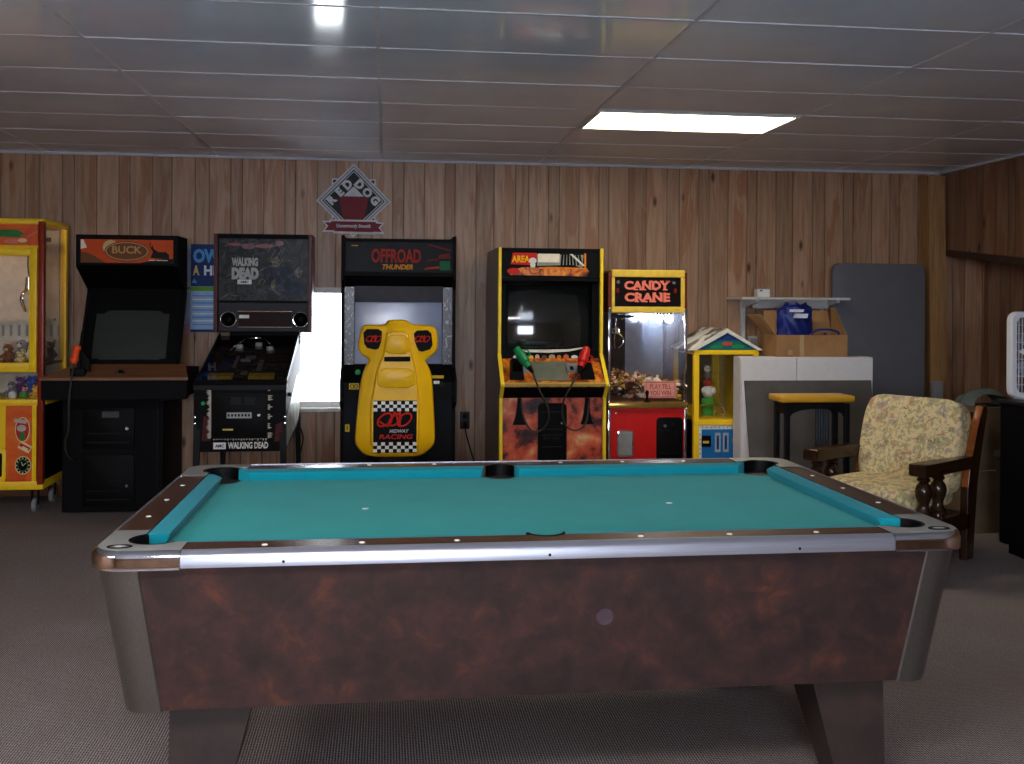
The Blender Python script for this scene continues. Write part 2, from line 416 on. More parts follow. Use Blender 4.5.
# rounded metal corner guards running down the tapered body
def corner_path(hl, hw, r, sx, sy, z, ext):
    out = []; cx, cy = hl - r, hw - r
    pts = [(hl, cy - ext)] + [(cx + r * math.cos(math.radians(a)), cy + r * math.sin(math.radians(a))) for a in range(0, 91, 10)] + [(cx - ext, hw)]
    return [W(sx * p[0], sy * p[1], z) for p in pts]
for sx in (-1, 1):
    for sy in (-1, 1):
        b = B(CORNERM); o = .004
        R_ = [corner_path(BB[0] + o, BB[1] + o, .072, sx, sy, .358, .034), corner_path(BT[0] + o, BT[1] + o, .092, sx, sy, .768, .024)]
        R_i = [corner_path(BT[0] - .006, BT[1] - .006, .085, sx, sy, .768, .031), corner_path(BB[0] - .006, BB[1] - .006, .066, sx, sy, .358, .040)]
        rings = R_ + R_i; n = len(rings[0]); vs = [p for r in rings for p in r]; fs = []
        for j in range(4):
            k = (j + 1) % 4
            fs += [(j*n+i, j*n+i+1, k*n+i+1, k*n+i) for i in range(n - 1)]
        fs += [tuple(j*n for j in range(4)), tuple(j*n+n-1 for j in range(4))]
        b.faces(vs, fs); b.done('corner_guard', pt)
# legs: wedges that narrow to the floor
for sx in (-1, 1):
    for sy in (-1, 1):
        b = B(LEGM)
        def q(u0, u1, v0, v1, z): return [W(sx * u0, sy * v0, z), W(sx * u1, sy * v0, z), W(sx * u1, sy * v1, z), W(sx * u0, sy * v1, z)]
        b.loft([q(.895, 1.035, .395, .535, .012), q(.805, 1.03, .31, .525, .364)]); lg = b.done('leg', pt, smooth=False)
        b = B(RUBBER); b.cyl(W(sx * .965, sy * .465, 0), W(sx * .965, sy * .465, .014), .05, .045); b.done('foot', lg)
# slate bed with the six pocket bites cut out
PC, PR, SPV, SPR = (1.062, .56), .07, .568, .058
def bite(cx, cy, r, a0, a1, n=10): return [(cx + r * math.cos(math.radians(a0 + (a1 - a0) * i / n)), cy + r * math.sin(math.radians(a0 + (a1 - a0) * i / n))) for i in range(n + 1)]
bu, bv = 1.077, .575
poly = []
poly += bite(-PC[0], -PC[1], PR, 105, -15)                                    # front left corner, clockwise bite
poly = [(-bu, -.45)] + poly + [(-.10, -bv)] + bite(0, -SPV, SPR, 172, 8) + [(.10, -bv)] + bite(PC[0], -PC[1], PR, 195, 75) + [(bu, -.45), (bu, .45)] + bite(PC[0], PC[1], PR, 285, 165) + [(.10, bv)] + bite(0, SPV, SPR, 352, 188) + [(-.10, bv)] + bite(-PC[0], PC[1], PR, 15, -105) + [(-bu, .45)]
b = B(CLOTH); b.prism([W(u, v, 0)[:2] for u, v in poly], 'z', .745, ZB); b.done('cloth_bed', pt, smooth=False)
for u in (-.513, .52):
    b = B(P('white_spot', '#e8ecea', .6)); b.cyl(W(u, -.005, ZB - .001), W(u, -.005, ZB + .001), .011); b.done('spot', pt)
# cushions
def cushion(sx, sy, long):
    b = B(CUSH)
    if long:   # along u, between side pocket and corner pocket, on front (sy=-1) or back
        base = [(.060, .598), (1.006, .598)]; nose = [(.074, .546), (.962, .546)]; foot = [(.077, .560), (.969, .560)]
    else:
        base = [(1.100, -.502), (1.100, .502)]; nose = [(1.048, -.458), (1.048, .458)]; foot = [(1.062, -.465), (1.062, .465)]
    pr = []
    for k in (0, 1):
        bx, nx, fx = base[k], nose[k], foot[k]
        mid = ((bx[0] * .45 + nx[0] * .55), (bx[1] * .45 + nx[1] * .55))
        pr.append([W(sx * bx[0], sy * bx[1], .765), W(sx * bx[0], sy * bx[1], .8085), W(sx * mid[0], sy * mid[1], .8075), W(sx * nx[0], sy * nx[1], .802), W(sx * (nx[0]), sy * (nx[1]), .795), W(sx * fx[0], sy * fx[1], .768)])
    b.loft(pr); b.done('cushion', pt)
for sx in (-1, 1):
    for sy in (-1, 1): cushion(sx, sy, True)
    cushion(sx, 1, False)
# wooden rails (front/back notched for the side pockets)
nl = .972
for sy in (-1, 1):
    arc = [(SPR * math.cos(math.radians(a)), SPV + SPR * math.sin(math.radians(a))) for a in range(36, 145, 6)]
    poly = [(-nl, .688), (-nl, .60)] + [(p[0], p[1]) for p in reversed(arc)] + [(nl, .60), (nl, .688)]
    b = B(RAILW); b.prism([W(u, sy * v, 0)[:2] for u, v in poly], 'z', .768, ZT); r = b.done('rail', pt, smooth=False)
    for k in (-3, -2, -1, 1, 2, 3):
        s_ = B(P('pearl_sight', '#efece2', .3)); s_.lathe([(.0001, .002), (.007, .0016), (.0085, 0), (.0085, -.002)], W(k * .255, sy * .648, ZT), 14); s_.done('sight', r)
    b = B(ALU); y0 = HW
    prof = [(y0, .768), (y0, .797), (y0 - .004, .803), (y0 - .017, .8125), (y0 - .022, .8125), (y0 - .022, .768)]
    b.loft([[W(s * (nl - .002), sy * p[0], p[1]) for p in prof] for s in (-1, 1)]); tr = b.done('rail_trim', pt)
    for u in (-.70, 0, .70):
        s_ = B(BLACKM); s_.cyl(W(u - .01, sy * y0, .780), W(u - .01, sy * (y0 + .0015), .780), .004, n=10); s_.done('screw', tr)
for sx in (-1, 1):
    b = B(RAILWY); v1 = .45
    b.prism([W(sx * u, v, 0)[:2] for u, v in [(1.102, -v1), (1.190, -v1), (1.190, v1), (1.102, v1)]], 'z', .768, ZT); r = b.done('rail', pt, smooth=False)
    for k in (-1, 0, 1):
        s_ = B(P('pearl_sight', '#efece2', .3)); s_.lathe([(.0001, .002), (.007, .0016), (.0085, 0), (.0085, -.002)], W(sx * 1.149, k * .257, ZT), 14); s_.done('sight', r)
    b = B(ALU); prof = [(HL, .768), (HL, .797), (HL - .004, .803), (HL - .017, .8125), (HL - .022, .8125), (HL - .022, .768)]
    b.loft([[W(sx * p[0], s * (v1 - .002), p[1]) for p in prof] for s in (-1, 1)]); b.done('rail_trim', pt)
# corner castings
for sx in (-1, 1):
    for sy in (-1, 1):
        R0 = .10
        def ring(o, z):
            outer = [(1.212 - o, .45)] + [(1.112 + (R0 - o) * math.cos(math.radians(a)), .61 + (R0 - o) * math.sin(math.radians(a))) for a in range(0, 91, 9)] + [(.972, .71 - o)]
            inner = [(.972, .60)] + [(PC[0] + PR * math.cos(math.radians(a)), PC[1] + PR * math.sin(math.radians(a))) for a in range(145, -56, -10)] + [(1.102, .45)]
            return [W(sx * p[0], sy * p[1], z) for p in outer + inner]
        b = B(SATIN, CHROME)
        b.loft([ring(0, .764), ring(0, .795), ring(.006, .806), ring(.016, .8125)], 1, True)
        for f in b.bm.faces:
            if len(f.verts) > 6 and sum(v.co.z for v in f.verts) / len(f.verts) > .81: f.material_index = 0
        b.bm.normal_update()
        cs = b.done('corner_casting', pt)
        if sy < 0:
            e = B(SATIN, BLACKM); c0 = W(sx * 1.135, sy * .648, .8125)
            ang = [2 * PI * i / 24 for i in range(25)]
            e.tube([(c0[0] + .030 * math.cos(t), c0[1] + .016 * math.sin(t), c0[2] + .001) for t in ang], .0025, 6, 1, False)
            e.tube([(c0[0] + .015 * math.cos(t), c0[1] + .008 * math.sin(t), c0[2] + .001) for t in ang], .002, 6, 0, False); e.done('emblem', cs)
# pocket liners and cups
def pocket(cx, cy, r, a0, a1, zb=.66):
    b = B(BLACKP); n = 22; rings = []
    for rad, z in ((r, zb), (r, .806), (r - .002, .8115), (r - .008, .8115), (r - .012, .795), (r - .016, zb)):
        rings.append([W(cx + rad * math.cos(math.radians(a0 + (a1 - a0) * i / n)), cy + rad * math.sin(math.radians(a0 + (a1 - a0) * i / n)), z) for i in range(n + 1)])
    b.loft(rings, 0, False, False)
    b.cyl(W(cx, cy, zb - .01), W(cx, cy, zb), r, n=22); b.lathe([(r, 0), (r, .743 - zb), (r - .004, .743 - zb), (r - .004, 0)], W(cx, cy, zb), 22, cap=False)
    b.done('pocket', pt)
for sx in (-1, 1):
    for sy in (-1, 1):
        c = math.degrees(math.atan2(sy, sx)); pocket(sx * PC[0], sy * PC[1], PR - .001, c - 105, c + 105)
for sy in (-1, 1): pocket(0, sy * SPV, SPR - .001, 90 * sy - 82, 90 * sy + 82)
b = B(P('faint_round_disc', '#4c3d45', .5, var=.2)); fx = .156  # plain round disc, a little off the body colour, on the front face
zz = .588; sl_ = (BT[1] - BB[1]) / (.768 - .362); vv = -(BB[1] + sl_ * (zz - .362)); nn = Vector((0, -1, -sl_)).normalized(); pp = Vector(W(fx, vv, zz))
b.cyl(pp - nn * .001, pp + nn * .0012, .024, n=24); b.done('round_disc', pt)

# ------------------------------------------------------------------ yellow toy crane, far left
CY0, CY1, CX0, CX1 = 7.2, 7.75, -3.12, -2.287
cr = thing('claw_machine', 'tall yellow claw machine full of plush toys at the left edge', 'claw machine', (-2.70, CY0, 0))
ORG = blotch('orange_print', [(.3, '#d2481a'), (.55, '#e2641e'), (.75, '#ea8a2a')], 5, .35)
b = B(YEL)
b.box(CX0, CX1, CY0, CY1, .168, .225, bev=.006); b.box(CX0, CX1, CY0, CY1, .735, .78, bev=.006)
b.box(CX0, CX1, CY0, CY1, 1.96, 2.0, bev=.008)
for x in (CX0, CX1 - .05): b.box(x, x + .045, CY1 - .05, CY1, .2, 1.98, bev=.004)
b.box(CX0, CX1, CY0 + .02, CY0 + .06, 1.80, 1.822)
b.done('cabinet_frame', cr)
REDB = P('red_brown_corner_post', '#8a2c14', .3)
for x in (CX0, CX1 - .04): 
    b = B(REDB, YEL); b.box(x, x + .04, CY0 - .004, CY0 + .045, .2, 1.985, bev=.008); b.done('corner_post', cr)
b = B(ORG, YEL, P('green_print', '#2f7a3a', .4), P('pink_print', '#d87a6a', .4), P('pale_print', '#e6cfa0', .4)); x0, x1 = CX0 + .04, CX1 - .045
b.box(x0, x1, CY0 + .01, CY0 + .05, 1.82, 1.965); yf = CY0 + .01
b.decal([(x0, 1.885), (-2.45, 1.872), (-2.42, 1.90), (-2.47, 1.925), (x0, 1.915)], yf, 2); b.decal(ellipse(-2.50, 1.845, .05, .016), yf, 3); b.decal(ellipse(-2.43, 1.852, .03, .014), yf, 4)
b.decal([(-2.40, 1.87), (-2.335, 1.91), (-2.335, 1.92), (-2.40, 1.88)], yf, 3)
b.done('header_panel', cr, smooth=False)
b = B(YEL)   # glazed door
x0, x1, z0, z1 = CX0 + .045, CX1 - .045, .962, 1.80
b.box(x0, x0 + .05, CY0 - .006, CY0 + .02, z0, z1, bev=.004); b.box(x1 - .05, x1, CY0 - .006, CY0 + .02, z0, z1, bev=.004)
b.box(x0, x1, CY0 - .006, CY0 + .02, z1 - .055, z1, bev=.004); b.box(x0, x1, CY0 - .006, CY0 + .02, z0, z0 + .065, bev=.004)
dr = b.done('glass_door', cr)
b = B(PANE); b.box(x0 + .04, x1 - .04, CY0 + .004, CY0 + .009, z0 + .05, z1 - .04); b.done('pane', dr, smooth=False)
b = B(PANE); b.box(CX1 - .02, CX1 - .015, CY0 + .045, CY1 - .05, .8, 1.95); b.done('side_pane', cr, smooth=False)
b = B(PANE); b.box(CX0 + .04, CX1 - .05, CY0 + .012, CY0 + .016, .78, .964); b.done('lower_pane', cr, smooth=False)
b = B(P('cream_liner', '#c9c3ae', .5), GREY); b.box(CX0 + .03, CX1 - .06, CY1 - .03, CY1 - .01, .78, 1.95)
for i in range(14):
    x = CX0 + .05 + i * .055; b.box(x, x + .018, CY1 - .036, CY1 - .03, 1.19, 1.27, 1)
b.box(CX0 + .05, CX1 - .08, CY1 - .10, CY1 - .03, 1.30, 1.32, 0); b.box(CX0 + .05, CX1 - .08, CY1 - .10, CY1 - .03, 1.15, 1.165, 0)
b.done('back_liner', cr, smooth=False)
b = B(P('toy_shelf_floor', '#6a5a40', .6)); b.box(CX0 + .03, CX1 - .03, CY0 + .06, CY1 - .03, 1.0, 1.015); b.box(CX0 + .03, CX1 - .03, CY0 + .03, CY1 - .03, .735, .775); b.done('toy_deck', cr, smooth=False)
b = B(BLACK); b.box(CX1 - .02, CX1 - .008, CY0 + .045, CY1 - .05, .22, .74); b.done('side_panel', cr, smooth=False)
b = B(emis('added_fill_tube', '#fff2d8', 8), GREY); b.cyl((CX0 + .08, 7.30, 1.93), (CX1 - .08, 7.30, 1.93), .013, n=10); b.box(CX0 + .05, CX1 - .05, 7.28, 7.32, 1.945, 1.96, 1); b.done('added_interior_lamp', cr)  # tube added inside the case to brighten the liner and toys
b = B(CHROME, BLACKM)   # gantry and claw
b.box(CX0 + .06, CX1 - .06, 7.50, 7.53, 1.86, 1.89, 1); b.box(-2.53, -2.45, 7.46, 7.56, 1.80, 1.87, 1)
b.tube([(-2.49, 7.51, 1.81), (-2.495, 7.51, 1.7), (-2.485, 7.51, 1.60)], .005, 6, 1)
b.cyl((-2.487, 7.51, 1.52), (-2.487, 7.51, 1.61), .03, .022, 12, 0)
for a in range(3):
    t = a * 2.094 + .4; c, s_ = math.cos(t), math.sin(t)
    b.tube([(-2.487 + c * r, 7.51 + s_ * r, z) for r, z in ((.02, 1.53), (.08, 1.49), (.09, 1.44), (.045, 1.37))], .007, 6, 0)
b.done('claw', cr)
b = B(ORG, YEL, P('silver_print', '#bdb6a6', .4), P('green_print', '#2f7a3a', .4), P('red_print', '#b8261c', .4), BLACKP, P('pale_print', '#e6cfa0', .4))
x0, x1 = CX0 + .04, CX1 - .045; b.box(x0, x1, CY0 + .006, CY0 + .04, .22, .74); yf = CY0 + .006
b.rect(-2.36, x1, .22, .74, yf - .0, 1, .002); b.rect(x0, -2.53, .22, .74, yf, 1, .002)
b.decal([(-2.50, .24), (-2.40, .24), (-2.375, .34), (-2.375, .40), (-2.40, .44), (-2.365, .60), (-2.40, .70), (-2.43, .72), (-2.50, .72)], yf - .002, 0)
b.decal(ellipse(-2.42, .575, .048, .085), yf - .004, 6); b.decal(ellipse(-2.42, .575, .042, .078), yf - .006, 4)
b.decal([(-2.475, .625), (-2.395, .615), (-2.39, .64), (-2.47, .65)], yf - .008, 2); b.decal(ellipse(-2.425, .585, .03, .022), yf - .008, 2); b.decal(ellipse(-2.42, .53, .018, .03), yf - .008, 3)
b.decal([(-2.45, .455), (-2.38, .415), (-2.355, .46), (-2.425, .50)], yf - .008, 6); b.decal([(-2.44, .468), (-2.378, .433), (-2.366, .452), (-2.428, .487)], yf - .01, 4); b.decal([(-2.42, .456), (-2.385, .436), (-2.379, .445), (-2.414, .466)], yf - .012, 6)
b.decal(ellipse(-2.415, .335, .052, .062), yf - .004, 6); b.decal(ellipse(-2.415, .335, .047, .056), yf - .006, 5); b.decal(ellipse(-2.415, .335, .034, .042), yf - .008, 3); b.decal(ellipse(-2.415, .335, .029, .036), yf - .010, 5)
for a in range(12):
    t = a * PI / 6; b.decal(ellipse(-2.415 + .04 * math.cos(t), .335 + .049 * math.sin(t), .004, .005, 8), yf - .010, 6)
b.decal([(-2.417, .333), (-2.395, .352), (-2.393, .349), (-2.413, .331)], yf - .012, 6); b.decal([(-2.417, .333), (-2.425, .358), (-2.421, .359), (-2.413, .335)], yf - .012, 6)
b.done('lower_panel', cr, smooth=False)
b = B(YEL, BLACKP); b.prism(rrect(-2.78, -2.52, .235, .45, .02), 'y', CY0 - .012, CY0 + .006, 0, .003); b.prism(rrect(-2.76, -2.545, .26, .42, .012), 'y', CY0 - .014, CY0 - .011, 1); b.done('prize_door', cr)
for x in (CX0 + .1, -2.365):
    for y in (CY0 + .09, CY1 - .1):
        b = B(BLACKM, GREY); b.box(x - .03, x + .03, y - .03, y + .03, .155, .168, 0); b.box(x - .022, x - .018, y - .02, y + .02, .05, .16, 0); b.box(x + .018, x + .022, y - .02, y + .02, .05, .16, 0)
        b.cyl((x - .014, y + .01, .048), (x + .014, y + .01, .048), .048, n=16, m=1); b.done('caster', cr)
# plush toys inside: one little body each
def plush(x, y, z, s, body, face, label, ears=True, tilt=0):
    t = thing('plush_toy', label, 'plush toy', (x, y, z), tilt, 'plush toys in the yellow claw machine')
    mb = P('plush_' + body.strip('#'), body, .95, spec=.1, var=.25, scale=60, bump=.4); mf = P('plush_' + face.strip('#'), face, .95, spec=.1, var=.2, scale=60)
    b = B(mb); b.ball((0, 0, .55 * s), (.5 * s, .42 * s, .55 * s)); b.tube([(-.35*s, -.1*s, .7*s), (-.62*s, -.35*s, .45*s)], .15*s, 8); b.tube([(.35*s, -.1*s, .7*s), (.62*s, -.35*s, .45*s)], .15*s, 8)
    b.tube([(-.25*s, -.2*s, .18*s), (-.32*s, -.65*s, .16*s)], .17*s, 8); b.tube([(.25*s, -.2*s, .18*s), (.32*s, -.65*s, .16*s)], .17*s, 8); b.done('body', t, local=True)
    b = B(mb, mf, BLACKP); b.ball((0, -.08*s, 1.25*s), (.42*s, .4*s, .38*s), 0)
    b.ball((0, -.42*s, 1.17*s), (.2*s, .16*s, .15*s), 1); b.ball((-.15*s, -.42*s, 1.36*s), .06*s, 2, 8, 6); b.ball((.15*s, -.42*s, 1.36*s), .06*s, 2, 8, 6)
    if ears: b.ball((-.32*s, 0, 1.55*s), (.16*s, .09*s, .17*s), 1, 8, 6); b.ball((.32*s, 0, 1.55*s), (.16*s, .09*s, .17*s), 1, 8, 6)
    b.done('head', t, local=True)
PL = [(-2.57, 7.37, 1.015, .08, '#7a4a2c', '#c8a070', 'brown plush bear sitting low in the window of the yellow claw machine'),
      (-2.54, 7.56, 1.015, .095, '#8f8f94', '#d8d8d8', 'grey plush toy behind the ball in the yellow claw machine'),
      (-2.475, 7.31, 1.015, .048, '#d8c07a', '#f0e2b0', 'small cream plush at the front glass of the yellow claw machine'),
      (-2.39, 7.50, 1.015, .08, '#a08a78', '#d0c0a8', 'tan plush dog seen through the side pane of the yellow claw machine'),
      (-2.39, 7.655, 1.015, .085, '#4a4a52', '#77777c', 'dark grey plush at the rear of the side pane of the yellow claw machine'),
      (-2.54, 7.36, .775, .07, '#77777e', '#b8b8ba', 'grey plush in the lower window of the yellow claw machine, left end'),
      (-2.45, 7.48, .775, .085, '#2448a8', '#3a66c8', 'blue plush in the lower window of the yellow claw machine'),
      (-2.39, 7.62, .775, .09, '#a82028', '#c8444a', 'red plush behind the yellow one in the lower window of the claw machine'),
      (-2.375, 7.32, .775, .055, '#e0a83c', '#f4d070', 'yellow-orange plush at the right end of the lower window of the claw machine'),
      (-2.545, 7.53, .775, .08, '#6a3a8a', '#9a78b8', 'purple plush at the back of the lower window of the yellow claw machine'),
      (-2.525, 7.665, .775, .07, '#2a8a8a', '#70b8b0', 'teal plush at the back of the lower window of the yellow claw machine'),
      (-2.453, 7.345, .775, .045, '#d87a90', '#f0c0c8', 'small pink plush between grey and yellow ones in the claw machine lower window'),
      (-2.478, 7.41, 1.015, .055, '#c8a030', '#e8d080', 'mustard plush behind the small cream one in the yellow claw machine'),
      (-2.455, 7.56, 1.015, .06, '#3a5a9a', '#7a98c8', 'blue plush behind the mustard one in the yellow claw machine')]
for q in PL: plush(*q, tilt=random.uniform(-.5, .5))
sb = B(P('ball_white', '#e8e8e4', .7), P('ball_black', '#161616', .7)); cc = Vector((-2.39, 7.37, 1.085)); rb = .07
sb.ball(cc, rb, 0, 20, 14)
for d in [(0, -1, .15), (.75, -.6, .3), (-.75, -.6, .35), (.3, -.6, -.75), (-.35, -.55, -.75), (.1, -.45, .9), (0, 1, 0)]:
    d = Vector(d).normalized(); a = d.orthogonal().normalized(); c2 = d.cross(a)
    sb.faces([cc + (d * .93 + (a * math.cos(t) + c2 * math.sin(t)) * .37) * rb * 1.01 / 1.0 for t in [i * 2 * PI / 5 for i in range(5)]] + [cc + d * rb * 1.02], [(i, (i + 1) % 5, 5) for i in range(5)], 1)
o = sb.done('soccer_ball_plush'); tag(o, 'black and white plush soccer ball in the yellow claw machine', 'toy ball', 'plush toys in the yellow claw machine')
for (x, y, r, h, lab) in [(-2.50, 7.245, .028, '#d8d8d4', 'small white toy ball lying in the lower window of the claw machine'), (-2.43, 7.25, .030, '#3f8a3f', 'green toy ball lying in the lower window of the claw machine')]:
    b = B(P('toyball' + h[1:], h, .6, bump=.2)); b.ball((x, y, .775 + r), r, 0, 16, 10)
    b.tube([(x + r * math.cos(t), y + r * math.sin(t) , .775 + r) for t in [i * 2 * PI / 20 for i in range(21)]], .0016, 5, 0, False)
    tag(b.done('toy_ball'), lab, 'toy ball', 'plush toys in the yellow claw machine')

# ------------------------------------------------------------------ hunting arcade
hx0, hx1 = -2.025, -1.375
ha = thing('arcade_cabinet', 'black hunting arcade cabinet with orange sign and wide brown wooden gun shelf', 'arcade machine', (-1.73, 7.2, 0))
for x in (hx0, hx1 - .02):
    b = B(BLACK); b.prism([(7.0, 1.885), (7.0, 1.675), (7.27, 1.525), (7.02, .97), (7.06, .97), (7.33, 1.50), (7.33, 1.885)], 'x', x, x + .02); b.done('side_panel', ha, smooth=False)
b = B(BLACK); b.prism([(7.10, .95), (7.80, .95), (7.80, 1.40), (7.50, 1.78), (7.33, 1.86), (7.33, 1.48), (7.10, 1.0)], 'x', hx0 + .12, hx1 - .16); b.box(hx0 + .02, hx1 - .02, 7.0, 7.34, 1.868, 1.885); b.box(hx0 + .02, hx1 - .02, 7.32, 7.33, 1.50, 1.87); b.prism([(7.05, .96), (7.075, .96), (7.335, 1.50), (7.32, 1.51)], 'x', hx0 + .02, hx1 - .02)
b.prism([(7.012, 1.682), (7.272, 1.535), (7.30, 1.55), (7.04, 1.70)], 'x', hx0 + .02, hx1 - .02); b.done('hood', ha, smooth=False)
b = B(BLACKP, flat('hunt_orange', '#c24a1c', .35), flat('hunt_brown', '#6d4426'), flat('hunt_tan', '#b98a5a'), flat('hunt_black', '#1d120d'), flat('hunt_cream', '#e2d8c4'), P('moon_tan', '#c9a878', .4))
b.box(hx0 + .02, hx1 - .02, 7.004, 7.05, 1.685, 1.868, 0); yf = 7.004
b.rect(hx0 + .03, hx1 - .03, 1.70, 1.855, yf, 1)
mx = -1.70; b.decal(ellipse(mx - .105, 1.803, .05, .048), yf - .0016, 6); b.decal(ellipse(mx + .0, 1.777, .145, .068), yf - .0032, 2); b.decal(ellipse(mx, 1.777, .138, .061), yf - .0048, 3); b.decal(ellipse(mx, 1.777, .13, .055), yf - .0062, 2)
b.text('BUCK', mx, 1.787, yf - .0068, .05, 3, .02, .19)
b.decal([(-1.995, 1.79), (-1.995, 1.852), (-1.978, 1.852), (-1.955, 1.80)], yf - .0016, 5)
b.decal([(-1.995, 1.70), (-1.84, 1.70), (-1.88, 1.73), (-1.94, 1.76), (-1.995, 1.775)], yf - .0016, 2)
b.decal([(-1.55, 1.735), (-1.535, 1.775), (-1.545, 1.80), (-1.54, 1.825), (-1.53, 1.795), (-1.50, 1.775), (-1.45, 1.775), (-1.43, 1.755), (-1.43, 1.725)], yf - .0016, 4)
b.tube([(-1.54, yf - .002, 1.79), (-1.555, yf - .002, 1.815), (-1.55, yf - .002, 1.84)], .003, 5, 4)
b.decal([(-1.62, 1.70), (-1.405, 1.70), (-1.405, 1.73), (-1.50, 1.725)], yf - .0016, 4)
b.rect(-1.56, -1.52, 1.716, 1.722, yf - .003, 5); b.rect(-1.512, -1.44, 1.716, 1.721, yf - .003, 5); b.done('marquee', ha, smooth=False)
def crt(cx, z0, z1, w, y0, tilt, R, mat, name, parent, rows=10):
    """bulged picture tube face, leaning back by tilt"""
    h = z1 - z0; b = B(mat)
    def fn(u, v):
        a, c = (u - .5) * w, (v - .5) * h
        return Vector((cx + a, -(math.sqrt(R*R - a*a - c*c) - R), c))
    b.grid(fn, 14, rows)
    M = Matrix.Translation((0, y0, (z0 + z1) / 2)) @ Matrix.Rotation(-tilt, 4, 'X')
    b.xf(M); return b.done(name, parent)
BEZEL = P('bezel_black', '#08080a', .6, spec=.1); CRT = P('grey_tube_glass', '#343834', .14, spec=.35, var=.03)
b = B(BEZEL)
b.prism([(7.03, .965), (7.05, .965), (7.29, 1.52), (7.27, 1.53)], 'x', hx0 + .02, hx0 + .08); b.prism([(7.03, .965), (7.05, .965), (7.29, 1.52), (7.27, 1.53)], 'x', hx1 - .09, hx1 - .02)
b.prism([(7.05, 1.0), (7.07, 1.0), (7.085, 1.055), (7.075, 1.06)], 'x', hx0 + .08, hx1 - .09); b.prism([(7.20, 1.36), (7.225, 1.36), (7.29, 1.52), (7.27, 1.53)], 'x', hx0 + .08, hx1 - .09); b.done('screen_bezel', ha, smooth=False)
crt((hx0 + hx1) / 2, 1.045, 1.40, .53, 7.125, .40, 2.0, CRT, 'screen', ha)
b = B(BROWNWOOD, BLACK); b.loft([[(-2.20, 6.85, .932), (-1.275, 6.85, .932), (-1.275, 6.85, .950), (-2.20, 6.85, .950)], [(-2.03, 7.05, .93), (-1.33, 7.05, .93), (-1.33, 7.05, 1.026), (-2.03, 7.05, 1.026)]]); b.done('gun_shelf', ha, smooth=False)
b = B(BLACK); b.prism([(-2.195, 6.86), (-1.285, 6.86), (-1.30, 7.02), (-2.18, 7.02)], 'z', .805, .934, 0, .004); b.box(-2.03, -1.375, 7.02, 7.8, .78, .965); b.done('shelf_apron', ha, smooth=False)
b = B(BLACK, NAVY); b.box(-2.165, -1.50, 7.2, 7.84, .012, .80, bev=.006); b.box(-2.10, -1.545, 7.195, 7.2, .03, .78, 0); b.box(-1.545, -1.53, 7.19, 7.2, .02, .77, 1); b.done('pedestal', ha, smooth=False)
for z0, z1 in ((.44, .72), (.05, .40)):
    b = B(BLACKP, BLACKM); b.prism(rrect(-2.03, -1.69, z0, z1, .015), 'y', 7.18, 7.197, 0, .003); d = b.done('coin_door', ha)
    b = B(BLACKM); b.box(-2.0, -1.78, 7.174, 7.181, z0 + .10, z0 + .11); b.box(-2.0, -1.72, 7.172, 7.181, z0 + .04, z0 + .05); b.box(-1.87, -1.77, 7.174, 7.181, z0 + .17, z0 + .175); b.done('slot_bar', d, smooth=False)
    b = B(CHROME); b.cyl((-1.735, 7.168, z0 + .14), (-1.735, 7.182, z0 + .14), .011); b.done('lock', d)
b = B(P('coin_label', '#4a4a4e', .5)); b.box(-1.90, -1.79, 7.176, 7.18, .655, .695); b.done('coin_label', ha, smooth=False)
b = B(CHROME); b.lathe([(.0001, .018), (.012, .016), (.03, .004), (.035, 0)], (-1.72, 6.93, .978), 16); b.done('shelf_fitting', ha)
gn = thing('light_gun', 'orange toy shotgun standing in its holster on the brown wooden shelf', 'light gun', (-1.99, 6.88, .955))
ORP = P('orange_gun_plastic', '#f0521a', .4)
b = B(ORP); b.tube([(-1.995, 6.87, 1.045), (-1.988, 6.87, 1.09), (-1.975, 6.875, 1.155)], .021, 12, 0); b.lathe([(.022, 0), (.026, .006), (.026, .02), (.022, .026)], (-1.993, 6.87, 1.055), 14); b.lathe([(.022, 0), (.026, .006), (.026, .02), (.022, .026)], (-1.979, 6.873, 1.125), 14); b.done('pump_grip', gn)
b = B(BLACKP); b.tube([(-1.975, 6.89, .985), (-1.962, 6.89, 1.10), (-1.945, 6.90, 1.25)], .014, 10); b.prism([(-1.955, 1.01), (-1.90, .985), (-1.905, 1.06), (-1.95, 1.13)], 'y', 6.885, 6.91, 0, .004); b.tube([(-1.945, 6.895, 1.25), (-1.925, 6.90, 1.40), (-1.905, 6.92, 1.50)], .009, 8); b.done('barrel', gn)
b = B(BLACKP); b.box(-2.02, -1.93, 6.868, 6.93, .952, 1.01, bev=.006); b.done('holster', gn)
b = B(P('grey_cable', '#3c3632', .45)); b.tube([(-1.992, 6.865, 1.04), (-2.0, 6.84, .95), (-2.012, 6.83, .80), (-2.02, 6.85, .62), (-2.06, 6.92, .53), (-2.075, 7.0, .44), (-2.06, 7.12, .37), (-2.05, 7.197, .36)], .006, 8); b.done('cable', gn)

